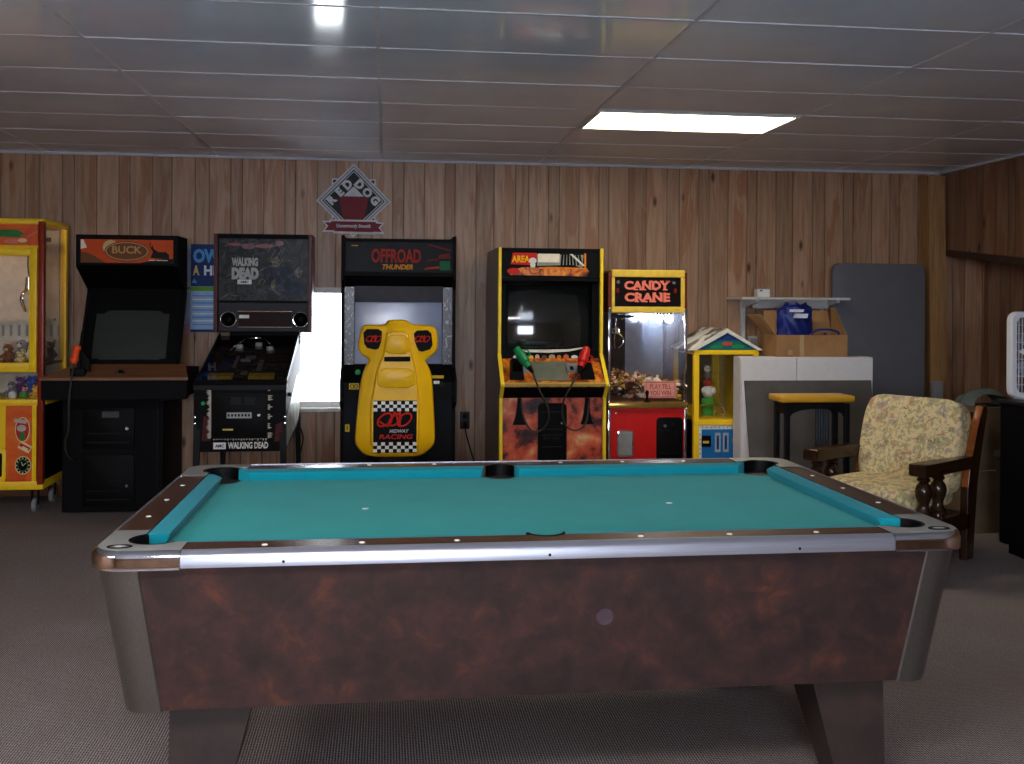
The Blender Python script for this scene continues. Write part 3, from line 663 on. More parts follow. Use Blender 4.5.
# ------------------------------------------------------------------ pinball machine
pb = thing('pinball_machine', 'black zombie-themed pinball machine with tall backbox beside the window', 'pinball machine', (-.90, 6.65, 0))
PX0, PX1 = -1.20, -.627
SIDEART = blotch('pinball_side_art', [(.3, '#4a4a44'), (.5, '#a8a698'), (.7, '#d8d6cc')], 6, .35, 2)
b = B(BLACK); b.prism([(6.65, .49), (6.65, .905), (7.62, 1.16), (7.78, 1.16), (7.78, .62), (7.6, .56)], 'x', PX0, PX1, 0, .004); b.done('cabinet', pb, smooth=False)
for x in (PX0 - .0015, PX1):
    b = B(SIDEART); b.prism([(6.72, .51), (6.72, .70), (7.45, .92), (7.70, .92), (7.70, .64), (7.55, .59)], 'x', x, x + .0015); b.done('side_art', pb, smooth=False)
DG = glass('dark_playfield_glass', '#dcdcde', .8)
b = B(BLACKM); b.prism([(6.635, .885), (6.635, .915), (6.70, .94), (6.70, .90)], 'x', PX0 - .005, PX1 + .005, 0, .004); b.done('lockdown_bar', pb, smooth=False)
sl = (1.185 - .93) / (7.60 - 6.70)
PF = blotch('playfield_print', [(.3, '#15110f'), (.5, '#3a3028'), (.62, '#6a5a42'), (.75, '#2c2c34')], 14, .5, 2, spec=.1)
b = B(PF, flat('insert_yellow', '#d8b428', .4), flat('insert_grey', '#8c8a86'), flat('insert_blue', '#3c4a78'), CHROME)
def pf(u, v): return Vector((PX0 + .03 + (PX1 - PX0 - .06) * u, 6.70 + .86 * v, .916 + .245 * v))
b.grid(pf, 4, 6)
for u0, u1, v0, v1, m in ((.06, .36, .10, .17, 1), (.56, .88, .10, .17, 1), (.42, .55, .55, .62, 2), (.15, .27, .30, .55, 3), (.30, .34, .35, .6, 2), (.62, .68, .28, .52, 2), (.44, .52, .2, .26, 2)):
    lift = Vector((0, 0, .022 if m == 1 else .006)); q = [pf(u0, v0), pf(u1, v0), pf(u1, v1), pf(u0, v1)]; b.faces([p + lift for p in q] + q, [(0, 1, 2, 3), (0, 1, 5, 4), (1, 2, 6, 5), (2, 3, 7, 6), (3, 0, 4, 7)], m)
for u, v in ((.3, .75), (.55, .8), (.72, .7)):
    p = pf(u, v); b.cyl(p, p + Vector((0, 0, .045)), .03, .024, 14, 2)
b.tube([pf(.2, .62) + Vector((0, 0, .04)), pf(.35, .85) + Vector((0, 0, .05)), pf(.6, .88) + Vector((0, 0, .05)), pf(.8, .62) + Vector((0, 0, .04))], .005, 6, 4); b.done('playfield', pb)
b = B(DG); b.prism([(6.70, .938), (6.70, .942), (7.60, 1.20), (7.60, 1.196)], 'x', PX0 + .012, PX1 - .012); b.done('playfield_glass', pb, smooth=False)
for x in (PX0, PX1 - .012):
    b = B(BLACKM); b.prism([(6.69, .90), (6.69, .945), (7.62, 1.215), (7.62, 1.15)], 'x', x, x + .012); b.done('side_rail', pb, smooth=False)
b = B(BLACK, flat('torn_cream', '#b8b0a0', .6), P('label_white', '#e6e6e2', .5), BLACKP, flat('dull_red_art', '#4a1c1c'), P('label_yellow', '#d8c860', .5), P('label_grey', '#a6a8a4', .4))
yf = 6.648; rt2 = random.Random(5)
b.rect(PX0 + .02, PX1 - .02, .50, .88, yf + .0008, 0); b.decal([(PX0 + .05, .56), (-1.10, .56), (-1.09, .70), (PX0 + .06, .72)], yf, 4); b.decal([(-.70, .55), (-.65, .56), (-.65, .68), (-.69, .66)], yf, 4)
for i in range(26):   # torn paper border round the coin door
    z = .575 + i * .012; w = rt2.uniform(.008, .028); b.decal([(-1.098, z), (-1.098 - w, z + .004), (-1.098 - w * .4, z + .014), (-1.09, z + .012)], yf - .0016, 1)
    if i % 5 < 3: w = rt2.uniform(.006, .03); b.decal([(-.735, z), (-.735 + w, z + .008), (-.735 + w * .4, z + .012), (-.742, z + .01)], yf - .0016, 1)
for i in range(20):
    x = -1.08 + i * .017; h = rt2.uniform(.004, .018); b.decal([(x, .572), (x + .006, .572 - h), (x + .014, .574)], yf - .0016, 1)
b.rect(-1.078, -1.000, .508, .550, yf - .0016, 2); b.text('AMC', -1.039, .529, yf - .0032, .020, 3, .03, .055)
b.text('WALKING DEAD', -.862, .531, yf - .0016, .042, 2, .03, .25)
b.done('front_panel', pb, smooth=False)
b = B(BLACKP, BLACKM, P('label_white', '#e6e6e2', .5), P('label_yellow', '#d8c860', .5), P('label_grey', '#a6a8a4', .4)); b.prism(rrect(-1.085, -.745, .585, .865, .012), 'y', 6.636, 6.648, 0, .002); yf = 6.636
b.box(-.97, -.905, 6.628, 6.637, .79, .84, 1); b.box(-.885, -.82, 6.628, 6.637, .79, .84, 1); b.rect(-.995, -.84, .705, .742, yf - .001, 4); [b.rect(-.988 + i * .021, -.976 + i * .021, .716, .732, yf - .003, 0) for i in range(7)]; b.rect(-1.02, -.955, .628, .638, yf - .001, 3)
cdoor = b.done('coin_door', pb); b = B(CHROME); b.cyl((-.795, 6.622, .725), (-.795, 6.637, .725), .009); b.done('lock', cdoor)
b = B(flat('green_button', '#1f9a5c', .35)); b.cyl((-1.142, 6.632, .80), (-1.142, 6.648, .80), .012); b.done('start_button', pb)
for z in (.71, .67):
    for x in (PX0 + .006, PX1 - .006): b = B(CHROME); b.lathe([(.008, 0), (.006, -.005), (.0001, -.006)], (x, 6.646, z), 10, axis='y'); b.done('leg_bolt', pb)
for x in (PX0 - .006, PX1 + .006):
    b = B(BLACKP); s_ = 1 if x > -.9 else -1; b.cyl((x - s_ * .008, 6.80, .84), (x + s_ * .014, 6.80, .84), .014); b.done('flipper_button', pb)
for x, y, s_ in ((PX0 + .02, 6.67, -1), (PX1 - .02, 6.67, 1), (PX0 + .02, 7.74, -1), (PX1 - .02, 7.74, 1)):
    b = B(BLACKM); dy = -.03 if y < 7 else .03; top = .66 if y < 7 else .72
    b.loft([[(x - .022, y - .022, top), (x + .022, y - .022, top), (x + .022, y + .022, top), (x - .022, y + .022, top)], [(x + s_ * .015 - .014, y + dy - .014, .02), (x + s_ * .015 + .014, y + dy - .014, .02), (x + s_ * .015 + .014, y + dy + .014, .02), (x + s_ * .015 - .014, y + dy + .014, .02)]]); lg = b.done('leg', pb, smooth=False)
    b = B(RUBBER); b.lathe([(.02, 0), (.022, .01), (.010, .022)], (x + s_ * .015, y + dy, 0), 12); b.done('foot', lg)
bx0, bx1 = -1.22, -.525
b = B(P('dark_red_edge', '#4c1416', .4), BLACK); b.box(bx0, bx0 + .03, 7.48, 7.76, 1.225, 1.935, bev=.004); b.box(bx1 - .03, bx1, 7.48, 7.76, 1.225, 1.935, bev=.004); b.box(bx0 + .03, bx1 - .03, 7.52, 7.76, 1.225, 1.935, 1); b.box(bx0 + .03, bx1 - .03, 7.48, 7.52, 1.905, 1.935, 1); b.done('backbox', pb, smooth=False)
b = B(BLACK); b.box(-1.12, -.62, 7.6, 7.76, 1.14, 1.23); b.done('neck', pb, smooth=False)
ART = blotch('dark_backglass_art', [(.28, '#050507'), (.46, '#141416'), (.56, '#3c3b39'), (.64, '#151719'), (.75, '#4a4946')], 8, .35, 2.2, (1, 1, 1), .15)
b = B(ART, P('art_grey', '#8f908e', .5, spec=.1), P('label_white', '#e6e6e2', .5), BLACKP, blotch('art_red', [(.3, '#3a1012'), (.6, '#8a1f24')], 14, .3), blotch('art_blue', [(.3, '#14171e'), (.52, '#343a48'), (.72, '#62656c')], 18, .4, spec=.1), blotch('art_flesh', [(.33, '#1e1b17'), (.5, '#6a6456'), (.68, '#aaa28c')], 34, .4, spec=.1), P('title_grey', '#b4b6b2', .5, spec=.1))
gx0, gx1, yf = bx0 + .032, bx1 - .03, 7.50; b.box(gx0, gx1, yf, 7.52, 1.455, 1.902, 0)
for (x, z, w, h) in ((-1.08, 1.86, .09, .012), (-.98, 1.845, .08, .02), (-.86, 1.85, .12, .016), (-.76, 1.87, .05, .02)): b.decal(ellipse(x, z, w * .6, h, 14), yf, 4)
for (x, z, w, h, m) in ((-.78, 1.63, .075, .26, 5), (-.69, 1.60, .06, .20, 5), (-.785, 1.735, .032, .075, 6), (-.80, 1.56, .018, .10, 6), (-.625, 1.66, .028, .07, 6), (-.63, 1.54, .055, .11, 5), (-.90, 1.52, .05, .04, 5)):
    b.decal([(x + w * math.cos(t) * (1 + .16 * math.sin(5 * t + x * 40)), z + h * .5 * math.sin(t) * (1 + .14 * math.cos(4 * t + z * 30))) for t in [i * PI / 14 for i in range(28)]], yf - .0012 * (1 if m == 5 else 2), m)
for i in range(34):  # scratch strokes
    x, z, a, L_ = rt2.uniform(gx0 + .03, gx1 - .06), rt2.uniform(1.47, 1.87), rt2.uniform(0, PI), rt2.uniform(.03, .11); dx, dz = math.cos(a) * L_ / 2, math.sin(a) * L_ / 2
    x = min(max(x, gx0 + abs(dx) + .005), gx1 - abs(dx) - .005); z = min(max(z, 1.458 + abs(dz)), 1.90 - abs(dz)); w = .0013
    b.decal([(x - dx, z - dz), (x + w, z - w), (x + dx, z + dz), (x - w, z + w)], yf - .004, 1)
b.text('WALKING', -1.003, 1.733, yf - .005, .062, 7, .06, .185); b.text('DEAD', -1.0, 1.65, yf - .005, .086, 7, .08, .19)
b.rect(-1.055, -.955, 1.573, 1.606, yf - .004, 2); b.text('AMC', -1.005, 1.589, yf - .0056, .018, 3, .03, .06); b.done('backglass', pb, smooth=False)
b = B(P('speaker_panel_grey', '#2a292d', .5, .1, spec=.2)); b.box(gx0, gx1, 7.495, 7.52, 1.232, 1.442, bev=.004); sp_ = b.done('speaker_panel', pb, smooth=False)
b = B(P('display_red', '#220606', .4, spec=.08), CHROME, P('label_white', '#e6e6e2', .5)); b.box(-1.045, -.67, 7.488, 7.496, 1.268, 1.375, 0); b.box(-1.05, -.665, 7.486, 7.496, 1.375, 1.380, 1); b.box(-1.05, -.665, 7.486, 7.496, 1.262, 1.267, 1); b.rect(-1.04, -.97, 1.328, 1.352, 7.4875, 2); b.done('score_display', pb, smooth=False)
for x in (-1.115, -.605):
    b = B(BLACKP, CHROME); b.lathe([(.052, 0), (.056, -.006), (.052, -.01), (.046, -.006), (.03, .002), (.012, -.002), (.0001, -.006)], (x, 7.495, 1.32), 22, axis='y'); b.tube([(x + .054 * math.cos(t), 7.486, 1.32 + .054 * math.sin(t)) for t in [i * 2 * PI / 24 for i in range(25)]], .003, 6, 1, False); b.done('speaker', pb)
b = B(BLACKP); b.tube([(-.66, 7.60, .60), (-.60, 7.70, .45), (-.63, 7.80, .25), (-.58, 7.86, .05)], .005, 6); b.done('power_cord', pb)

# ------------------------------------------------------------------ posters, sign, outlet on the back wall
b = B(blotch('poster_sky_print', [(.3, '#4f5f80'), (.5, '#8a96b0'), (.72, '#c4c2cc')], 4, .35), flat('poster_green', '#5a8a4c'), flat('poster_pink', '#b07a84'))
b.box(-1.59, -1.453, 7.892, 7.9, 1.20, 1.872); b.rect(-1.59, -1.453, 1.535, 1.555, 7.892, 1); b.rect(-1.59, -1.453, 1.20, 1.27, 7.892, 2)
tag(b.done('poster', smooth=False), 'pale blue landscape poster on the panelling partly behind the black hunting cabinet', 'poster')
b = B(flat('flyer_blue', '#a8bfe2'), flat('flyer_navy', '#2c3a6c'), flat('flyer_cyan', '#58a4e0'), flat('flyer_yellow', '#d8c27a'), flat('flyer_green', '#6aa83c'), flat('flyer_white', '#e8ecf2'))
b.box(-1.452, -1.09, 7.885, 7.9, 1.215, 1.878); yf = 7.885
b.rect(-1.452, -1.09, 1.56, 1.878, yf, 1); b.rect(-1.452, -1.09, 1.525, 1.558, yf, 4); b.rect(-1.452, -1.09, 1.215, 1.235, yf, 1)
b.text('OWN', -1.30, 1.79, yf - .002, .105, 2, .05, .27); b.text('A', -1.413, 1.68, yf - .002, .075, 3, .04, .048); b.text('HE', -1.30, 1.68, yf - .002, .075, 5, .04, .11)
b.decal([(-1.445, 1.585), (-1.425, 1.62), (-1.405, 1.585)], yf - .002, 2)
for i in range(9): b.rect(-1.438, -1.12 - (i % 3) * .04, 1.268 + i * .027, 1.278 + i * .027, yf, 5 if i % 2 else 2)
tag(b.done('poster', smooth=False), 'blue and white flyer with big letters between hunting cabinet and pinball backbox', 'poster')
sg = thing('wall_sign', 'diamond-shaped metal RED DOG sign with ribbon hanging high on the panelling', 'sign', (-.2435, 7.89, 2.2))
sx, sz, yf = -.2435, 2.224, 7.889
def dia(r): return [(sx - r, sz), (sx, sz - r * .98), (sx + r, sz), (sx, sz + r * 1.02)]
SILV = P('sign_silver', '#c4c4c8', .5, .0, spec=.2); SBLK = P('sign_black', '#141216', .4, spec=.1); SRED = P('sign_maroon', '#6e1420', .4, spec=.1); SGRY = P('sign_grey', '#8f8f96', .4)
b = B(SILV, SBLK, SRED, SGRY)
for px, pz in ((sx - .145, sz + .15), (sx + .145, sz + .15), (sx - .145, sz - .14), (sx + .145, sz - .14)): b.box(px - .022, px + .022, yf + .002, yf + .008, pz - .022, pz + .022, 0); b.box(px - .012, px + .012, yf, yf + .002, pz - .012, pz + .012, 1)
b.prism(dia(.283), 'y', yf - .006, yf + .006, 0); b.decal(dia(.270), yf - .006, 3); b.decal(dia(.250), yf - .0075, 0); b.decal(dia(.238), yf - .009, 1); b.decal(dia(.226), yf - .0105, 0); b.decal(dia(.218), yf - .012, 1)
b.decal([(sx - .078, sz + .035), (sx + .078, sz + .035), (sx, sz + .112)], yf - .0135, 0)
b.decal([(sx - .11, sz + .03), (sx + .115, sz + .03), (sx + .085, sz - .12), (sx + .05, sz - .165), (sx - .05, sz - .165), (sx - .085, sz - .12)], yf - .015, 2)
for i, c in enumerate('RED'):
    t = i / 2; b.text(c, sx - .165 + .118 * t, sz + .008 + .118 * t, yf - .014, .070, 0, .06, None, 0, PI / 4)
for i, c in enumerate('DOG'):
    t = i / 2; b.text(c, sx + .045 + .118 * t, sz + .126 - .12 * t, yf - .014, .070, 0, .06, None, 0, -PI / 4)
b.done('sign_plate', sg, smooth=False)
b = B(SILV, SRED)
rz = sz - .195
rb_ = [(-.235, -.045), (-.205, 0), (-.235, .04), (-.185, .038), (-.18, .052), (.18, .050), (.185, .036), (.235, .03), (.205, -.01), (.235, -.055), (.16, -.055), (.155, -.06), (-.15, -.055), (-.155, -.045)]
b.prism([(sx + p[0], rz + p[1]) for p in rb_], 'y', yf - .019, yf - .010, 0)
b.decal([(sx + p[0] * .93, rz + p[1] * .72) for p in rb_], yf - .019, 1); b.text('Uncommonly Smooth', sx, rz, yf - .021, .036, 0, .025, .26, .2); b.done('ribbon', sg, smooth=False)
DK = P('dark_brown_outlet', '#2a1c14', .45)
ol = thing('wall_outlet', 'dark brown double wall outlet with a black plug and cord', 'outlet', (.622, WY, .53))
b = B(DK); b.prism(rrect(.585, .660, .465, .60, .008), 'y', 7.892, 7.899, 0, .002); b.done('cover_plate', ol)
b = B(BLACKP); b.prism(rrect(.605, .642, .545, .585, .012), 'y', 7.889, 7.892); b.done('socket', ol)
b = B(BLACKP); b.box(.607, .64, 7.86, 7.892, .485, .525, bev=.004); b.tube([(.624, 7.865, .49), (.63, 7.862, .44), (.66, 7.87, .33), (.70, 7.875, .20), (.74, 7.88, .09)], .005, 6); b.done('plug', ol)

# ------------------------------------------------------------------ off-road racing arcade with yellow seat
ox0, ox1, oy = -.297, .486, 7.0
of = thing('arcade_cabinet', 'black driving arcade cabinet with blue-grey screen behind the yellow moulded seat', 'arcade machine', (.09, oy, 0))
for x in (ox0, ox1 - .022):
    b = B(BLACK); b.prism([(oy - .02, 1.905), (oy - .02, 1.60), (oy + .03, 1.54), (oy + .03, 1.0), (oy - .14, .93), (oy - .14, .78), (oy, .72), (oy, .012), (7.82, .012), (7.82, 1.7), (7.5, 1.905)], 'x', x, x + .022, 0, .003); b.done('side_panel', of, smooth=False)
ix0, ix1 = ox0 + .022, ox1 - .022
b = B(BLACK); b.prism([(7.3, .012), (7.81, .012), (7.81, 1.69), (7.48, 1.88), (7.3, 1.88)], 'x', ix0, ix1); b.box(ix0, ix1, oy - .005, 7.5, 1.862, 1.885); b.prism([(oy - .005, 1.655), (oy - .005, 1.628), (oy + .09, 1.548), (oy + .12, 1.56)], 'x', ix0, ix1); b.done('rear_box', of, smooth=False)
b = B(blotch('offroad_marquee_print', [(.35, '#0b0d0f'), (.7, '#15181b')], 5, .45, spec=.1), flat('offroad_red', '#9a2418', .35), flat('offroad_orange', '#c8871c', .35), flat('offroad_green', '#0f5a3a', .4), flat('offroad_dark_red', '#5a1812', .35), BLACKP)
b.box(ix0, ix1, oy, oy + .04, 1.657, 1.862); yf = oy
b.rect(ix0, ix0 + .01, 1.657, 1.862, yf, 5)
b.text('OFFROAD', .075, 1.768, yf - .001, .10, 4, .06, .345); b.text('OFFROAD', .075, 1.768, yf - .0025, .092, 1, .005, .33); b.text('THUNDER', .085, 1.692, yf - .001, .035, 2, .03, .21, .25)
b.rect(.372, .443, 1.672, 1.735, yf - .001, 3); b.decal([(.285, 1.845), (.45, 1.80), (.45, 1.815), (.30, 1.852)], yf, 4); b.decal([(.36, 1.75), (.45, 1.755), (.44, 1.79), (.37, 1.78)], yf, 4); b.decal([(.26, 1.675), (.37, 1.685), (.37, 1.70), (.28, 1.69)], yf, 1); b.decal([(.28, 1.73), (.36, 1.74), (.36, 1.752), (.29, 1.745)], yf, 4)
b.rect(ix0 + .045, ix0 + .09, 1.832, 1.838, yf - .001, 2); b.done('marquee', of, smooth=False)
FOIL = blotch('crinkled_foil_art', [(.3, '#17151a'), (.44, '#4c4a52'), (.54, '#3a2428'), (.64, '#9a9aa2'), (.7, '#2c2a30')], 16, .3, 3, (1, 1, .6), .35)
b = B(FOIL); 
for x0, x1 in ((ix0, ix0 + .065), (ix1 - .065, ix1)): b.box(x0, x1, oy + .055, oy + .07, 1.02, 1.555)
b.done('screen_side_art', of, smooth=False)
b = B(P('grey_screen_shroud', '#5c5b62', .35)); b.prism([(oy + .07, 1.56), (oy + .16, 1.45), (oy + .17, 1.45), (oy + .10, 1.57)], 'x', ix0 + .065, ix1 - .065); b.done('screen_shroud', of, smooth=False)
SCR = P('blue_grey_screen', '#a8b0ca', .16, spec=.7, var=.04)
crt(.095, .98, 1.452, ix1 - ix0 - .13, oy + .155, .06, 3.0, SCR, 'screen', of)
b = B(BLACKP, flat('dash_yellow', '#d8b830', .4), flat('dash_green', '#2a8a4a', .4), BLACKM, P('label_white', '#e6e6e2', .5)); b.prism([(oy - .12, .80), (oy - .12, .91), (oy + .06, 1.02), (oy + .14, 1.02), (oy + .14, .80)], 'x', ix0, ix1, 0, .004); yf = oy - .12
b.rect(-.235, -.17, .865, .905, yf, 1); b.tube([(-.215 + .012 * math.cos(t), yf - .003, .885 + .012 * math.sin(t)) for t in [i * PI / 8 for i in range(17)]], .003, 5, 0, False); b.tube([(-.19 + .012 * math.cos(t), yf - .003, .885 + .012 * math.sin(t)) for t in [i * PI / 8 for i in range(17)]], .003, 5, 0, False)
b.lathe([(.02, 0), (.018, -.012), (.0001, -.015)], (-.18, oy - .05, .975), 14, 2, 'y'); b.rect(.29, .40, .935, .955, oy - .09, 1, .004); b.rect(.33, .37, .90, .92, yf, 4); b.cyl((.385, yf - .01, .895), (.385, yf, .895), .018, n=14, m=3); b.done('dashboard', of, smooth=False)
b = B(BLACKP, BLACKM); b.tube([(.09 + .15 * math.cos(t), oy - .24 - .05 * math.sin(t), .94 + .13 * math.sin(t)) for t in [i * PI / 14 for i in range(29)]], .016, 8, 0, False)
for a in (.5, 2.64, 4.71): b.tube([(.09, oy - .22, .94), (.09 + .15 * math.cos(a), oy - .24 - .05 * math.sin(a), .94 + .13 * math.sin(a))], .012, 8, 1, False)
b.cyl((.09, oy - .23, .94), (.09, oy - .11, .92), .04, .03, 14, 0); b.done('steering_wheel', of)
b = B(NAVY, BLACKP, flat('dash_yellow', '#d8b830', .4)); b.box(ix0, ix1, oy + .01, oy + .05, .03, .80, 0); b.rect(-.265, -.235, .565, .615, oy + .01, 2); b.text('1', -.25, .59, oy + .008, .03, 1, .02); b.prism(rrect(-.12, .30, .30, .70, .02), 'y', oy - .002, oy + .01, 1, .003); b.done('front_panel', of, smooth=False)
b = B(BLACK, RUBBER); b.box(-.16, .34, 6.30, oy + .02, .03, .14, 0, .01)
for x in (-.12, .30): b.box(x - .03, x + .03, 6.34, 6.40, 0, .03, 1); b.box(x - .03, x + .03, 6.85, 6.91, 0, .03, 1)
b.done('seat_rail', of, smooth=False)
# the seat
SY = 6.55
out = [(.022, 1.338), (.142, 1.338), (.169, 1.307), (.31, 1.301), (.338, 1.267), (.345, 1.16), (.312, 1.106), (.258, 1.079), (.278, 1.045), (.306, .984), (.328, .593), (.322, .526), (.235, .453), (-.111, .455), (-.182, .531), (-.187, .598), (-.154, .945), (-.122, 1.039), (-.094, 1.079), (-.155, 1.119), (-.175, 1.159), (-.150, 1.286), (-.130, 1.306), (.003, 1.302)]
def soften(p, k=2):
    for _ in range(k):
        q = []
        for i in range(len(p)):
            a, c = p[i], p[(i + 1) % len(p)]; q += [(a[0]*.8 + c[0]*.2, a[1]*.8 + c[1]*.2), (a[0]*.2 + c[0]*.8, a[1]*.2 + c[1]*.8)]
        p = q
    return p
out = soften(out)
ctr = (.078, .86)
def shr(p, k): 
    """move the outline inwards along its normals by k metres"""
    n = len(p); r = []
    for i in range(n):
        a, c = Vector(p[i-1]), Vector(p[(i+1) % n]); d = (c - a).normalized(); r.append((p[i][0] + d.y * k, p[i][1] - d.x * k))
    return r
b = B(YELP)
def yl(p, y): return [(q[0], y, q[1]) for q in p]
b.loft([yl(out, SY + .14), yl(out, SY + .03), yl(shr(out, .008), SY + .010), yl(shr(out, .024), SY)], 0)
seat = b.done('seat_back', of)
b = B(YELP)   # raised spine with recessed pads
sp1 = [(.012, 1.27), (.15, 1.27), (.165, 1.18), (.178, 1.105), (.202, 1.03), (.222, .86), (.230, .80), (.222, .47), (-.088, .47), (-.094, .80), (-.078, .86), (-.052, 1.03), (-.014, 1.105), (-.002, 1.18)]
sp1 = soften(sp1, 1)
b.loft([yl(sp1, SY + .004), yl(shr(sp1, .006), SY - .016), yl(shr(sp1, .014), SY - .022)], 0); b.done('spine', seat)
for q in ([(.012, 1.245), (.148, 1.246), (.164, 1.118), (-.004, 1.118)], [(-.042, 1.03), (.19, 1.03), (.198, .90), (-.05, .90)]):
    b = B(YELP); q = soften(q, 1); b.loft([yl(q, SY - .02), yl(shr(q, .006), SY - .030), yl(shr(q, .016), SY - .033)], 0); b.done('pad', seat)
b = B(BLACKP); b.box(-.003, .163, SY - .026, SY - .015, 1.072, 1.103, bev=.003); b.done('hand_slot', seat)
DRED = flat('decal_red', '#c8281c', .45)
def loops(b, cx, cz, w, y, m):
    for dx, r in ((-.33, .26), (.02, .22), (.33, .26)):
        b.tube([(cx + w * (dx + r * math.cos(t) * .9), y, cz + w * (r * .75 * math.sin(t) + .10 * math.cos(t))) for t in [i * 2 * PI / 18 for i in range(19)]], w * .035, 5, m, False)
    b.tube([(cx + w * -.5, y, cz - w * .05), (cx - w * .2, y, cz - w * .2), (cx, y, cz + w * .25), (cx + w * .16, y, cz - w * .2), (cx + w * .17, y, cz + w * .3)], w * .035, 5, m)
for poly in ([(-.138, 1.278), (-.017, 1.279), (-.02, 1.201), (-.043, 1.142), (-.128, 1.161)], [(.182, 1.268), (.295, 1.275), (.309, 1.155), (.222, 1.128), (.196, 1.182)]):
    p2 = soften(poly[::-1], 1); b = B(BLACKP, DRED); b.decal(p2, SY + .001, 0, .003); cx = sum(p[0] for p in poly) / 5; loops(b, cx - .002, 1.215, .085, SY - .004, 1); b.done('headrest_decal', seat)
b = B(BLACKP, P('check_white', '#e4e4dc', .4), DRED, P('decal_silver', '#b8b8bc', .4)); yf = SY - .022
dx0, dx1, dz0, dz1 = -.069, .207, .488, .822; b.rect(dx0, dx1, dz0, dz1, yf, 0, .002)
cw = (dx1 - dx0) / 11
for r in range(3):
    for c in range(11):
        if (r + c) % 2 == 0:
            for zb in (dz0 + .004, dz1 - .068): b.rect(dx0 + c * cw, dx0 + (c + 1) * cw, zb + r * .0215, zb + (r + 1) * .0215, yf - .002, 1, .001)
loops(b, .066, .70, .19, yf - .004, 2); b.text('MIDWAY', .095, .628, yf - .002, .022, 3, .02, .125, .25); b.text('RACING', .075, .592, yf - .002, .03, 2, .02, .215, .2); b.done('back_decal', seat, smooth=False)
b = B(YELP); b.box(-.13, .29, SY + .05, SY + .36, .24, .36, bev=.03, seg=3); b.done('seat_pan', of)
b = B(BLACKM); b.box(-.03, .19, SY + .06, SY + .2, .13, .46, bev=.01); b.done('seat_post', of, smooth=False)

# ------------------------------------------------------------------ shooting arcade with two guns
ax0, ax1 = .776, 1.516
ar = thing('arcade_cabinet', 'flame-decorated shooting arcade cabinet with yellow edges and two coloured guns', 'arcade machine', (1.146, 6.86, 0))
SIDEP = blotch('purple_brown_side', [(.3, '#3a2a30'), (.55, '#58444a'), (.75, '#6e5860')], 3, .3, 1.2, (1, 1, .35))
front = [(6.98, 1.835), (6.98, 1.10), (6.755, .90), (6.86, .80), (6.86, .012)]
for x, s_ in ((ax0, 1), (ax1 - .022, 1)):
    b = B(SIDEP); b.prism(front + [(7.82, .012), (7.82, 1.6), (7.72, 1.835)], 'x', x, x + .022); sd = b.done('side_panel', ar, smooth=False)
    b = B(YELT); w = .024
    for i in range(len(front) - 1):
        (y0, z0), (y1, z1) = front[i], front[i + 1]; d = Vector((y1 - y0, z1 - z0)).normalized(); n = Vector((d.y, -d.x)) * -.012 if False else Vector((-d.y, d.x)) * .010
        n = Vector((-abs(d.y), 0)) * .010 + Vector((0, d.x * .006))
        b.loft([[(x - .002, y0, z0), (x + w, y0, z0), (x + w - .004, y0 + n.x, z0 + n.y), (x + .004, y0 + n.x, z0 + n.y)], [(x - .002, y1, z1), (x + w, y1, z1), (x + w - .004, y1 + n.x, z1 + n.y), (x + .004, y1 + n.x, z1 + n.y)]])
    b.done('edge_moulding', sd, smooth=False)
jx0, jx1 = ax0 + .022, ax1 - .022
b = B(BLACK); b.box(jx0, jx1, 7.24, 7.80, .012, 1.60); b.box(jx0, jx1, 6.99, 7.75, 1.815, 1.833); b.prism([(6.99, 1.605), (6.99, 1.625), (7.12, 1.60), (7.10, 1.58)], 'x', jx0, jx1); b.done('rear_box', ar, smooth=False)
FIRE = blotch('flame_print', [(.33, '#120b0a'), (.41, '#4a1a12'), (.47, '#b8452c'), (.56, '#cc6040'), (.62, '#d88a58'), (.70, '#dcc09a')], 5.2, .45, .35)
FIRE2 = blotch('flame_print_orange', [(.3, '#1e0f08'), (.42, '#7a2c10'), (.54, '#c86a1c'), (.66, '#e0962c'), (.8, '#d84a18')], 9, .35, 1.8)
b = B(BLACKP, FIRE2, P('tape_cream', '#e6ddc8', .6), flat('logo_yellow', '#f0b414', .3), flat('logo_red', '#c0241c', .3), flat('logo_grey', '#8e9088', .35), flat('logo_orange', '#e07a18', .3), flat('skull_white', '#d8d8d2', .4))
b.box(jx0, jx1, 7.0, 7.03, 1.628, 1.815, 0); yf = 7.0
b.decal([(.86, 1.645), (1.40, 1.64), (1.42, 1.675), (1.40, 1.70), (1.15, 1.705), (.95, 1.70), (.88, 1.68)], yf, 1); b.decal(ellipse(.885, 1.672, .045, .022), yf - .0016, 4)
b.decal([(.865, 1.72), (1.0, 1.715), (1.06, 1.76), (1.05, 1.80), (.88, 1.80)], yf, 4); b.text('AREA', .935, 1.757, yf - .002, .048, 3, .04, .125)
b.decal(ellipse(1.02, 1.745, .026, .022), yf - .002, 7); b.decal([(1.0, 1.725), (1.04, 1.725), (1.035, 1.70), (1.005, 1.70)], yf - .002, 7)
b.decal([(1.05, 1.71), (1.30, 1.72), (1.37, 1.70), (1.38, 1.79), (1.05, 1.79)], yf - .0004, 5)
for i in range(7): b.decal([(1.215 + i * .024, 1.715), (1.230 + i * .024, 1.715), (1.238 + i * .02, 1.79), (1.222 + i * .02, 1.79)], yf - .002, 0)
b.decal([(1.28, 1.795), (1.30, 1.795), (1.39, 1.715), (1.375, 1.71)], yf - .0034, 7)
b.rect(1.385, 1.397, 1.695, 1.80, yf - .002, 6); b.rect(1.06, 1.397, 1.69, 1.70, yf - .002, 6); b.rect(1.056, 1.208, 1.735, 1.795, yf - .004, 2); b.done('marquee', ar, smooth=False)
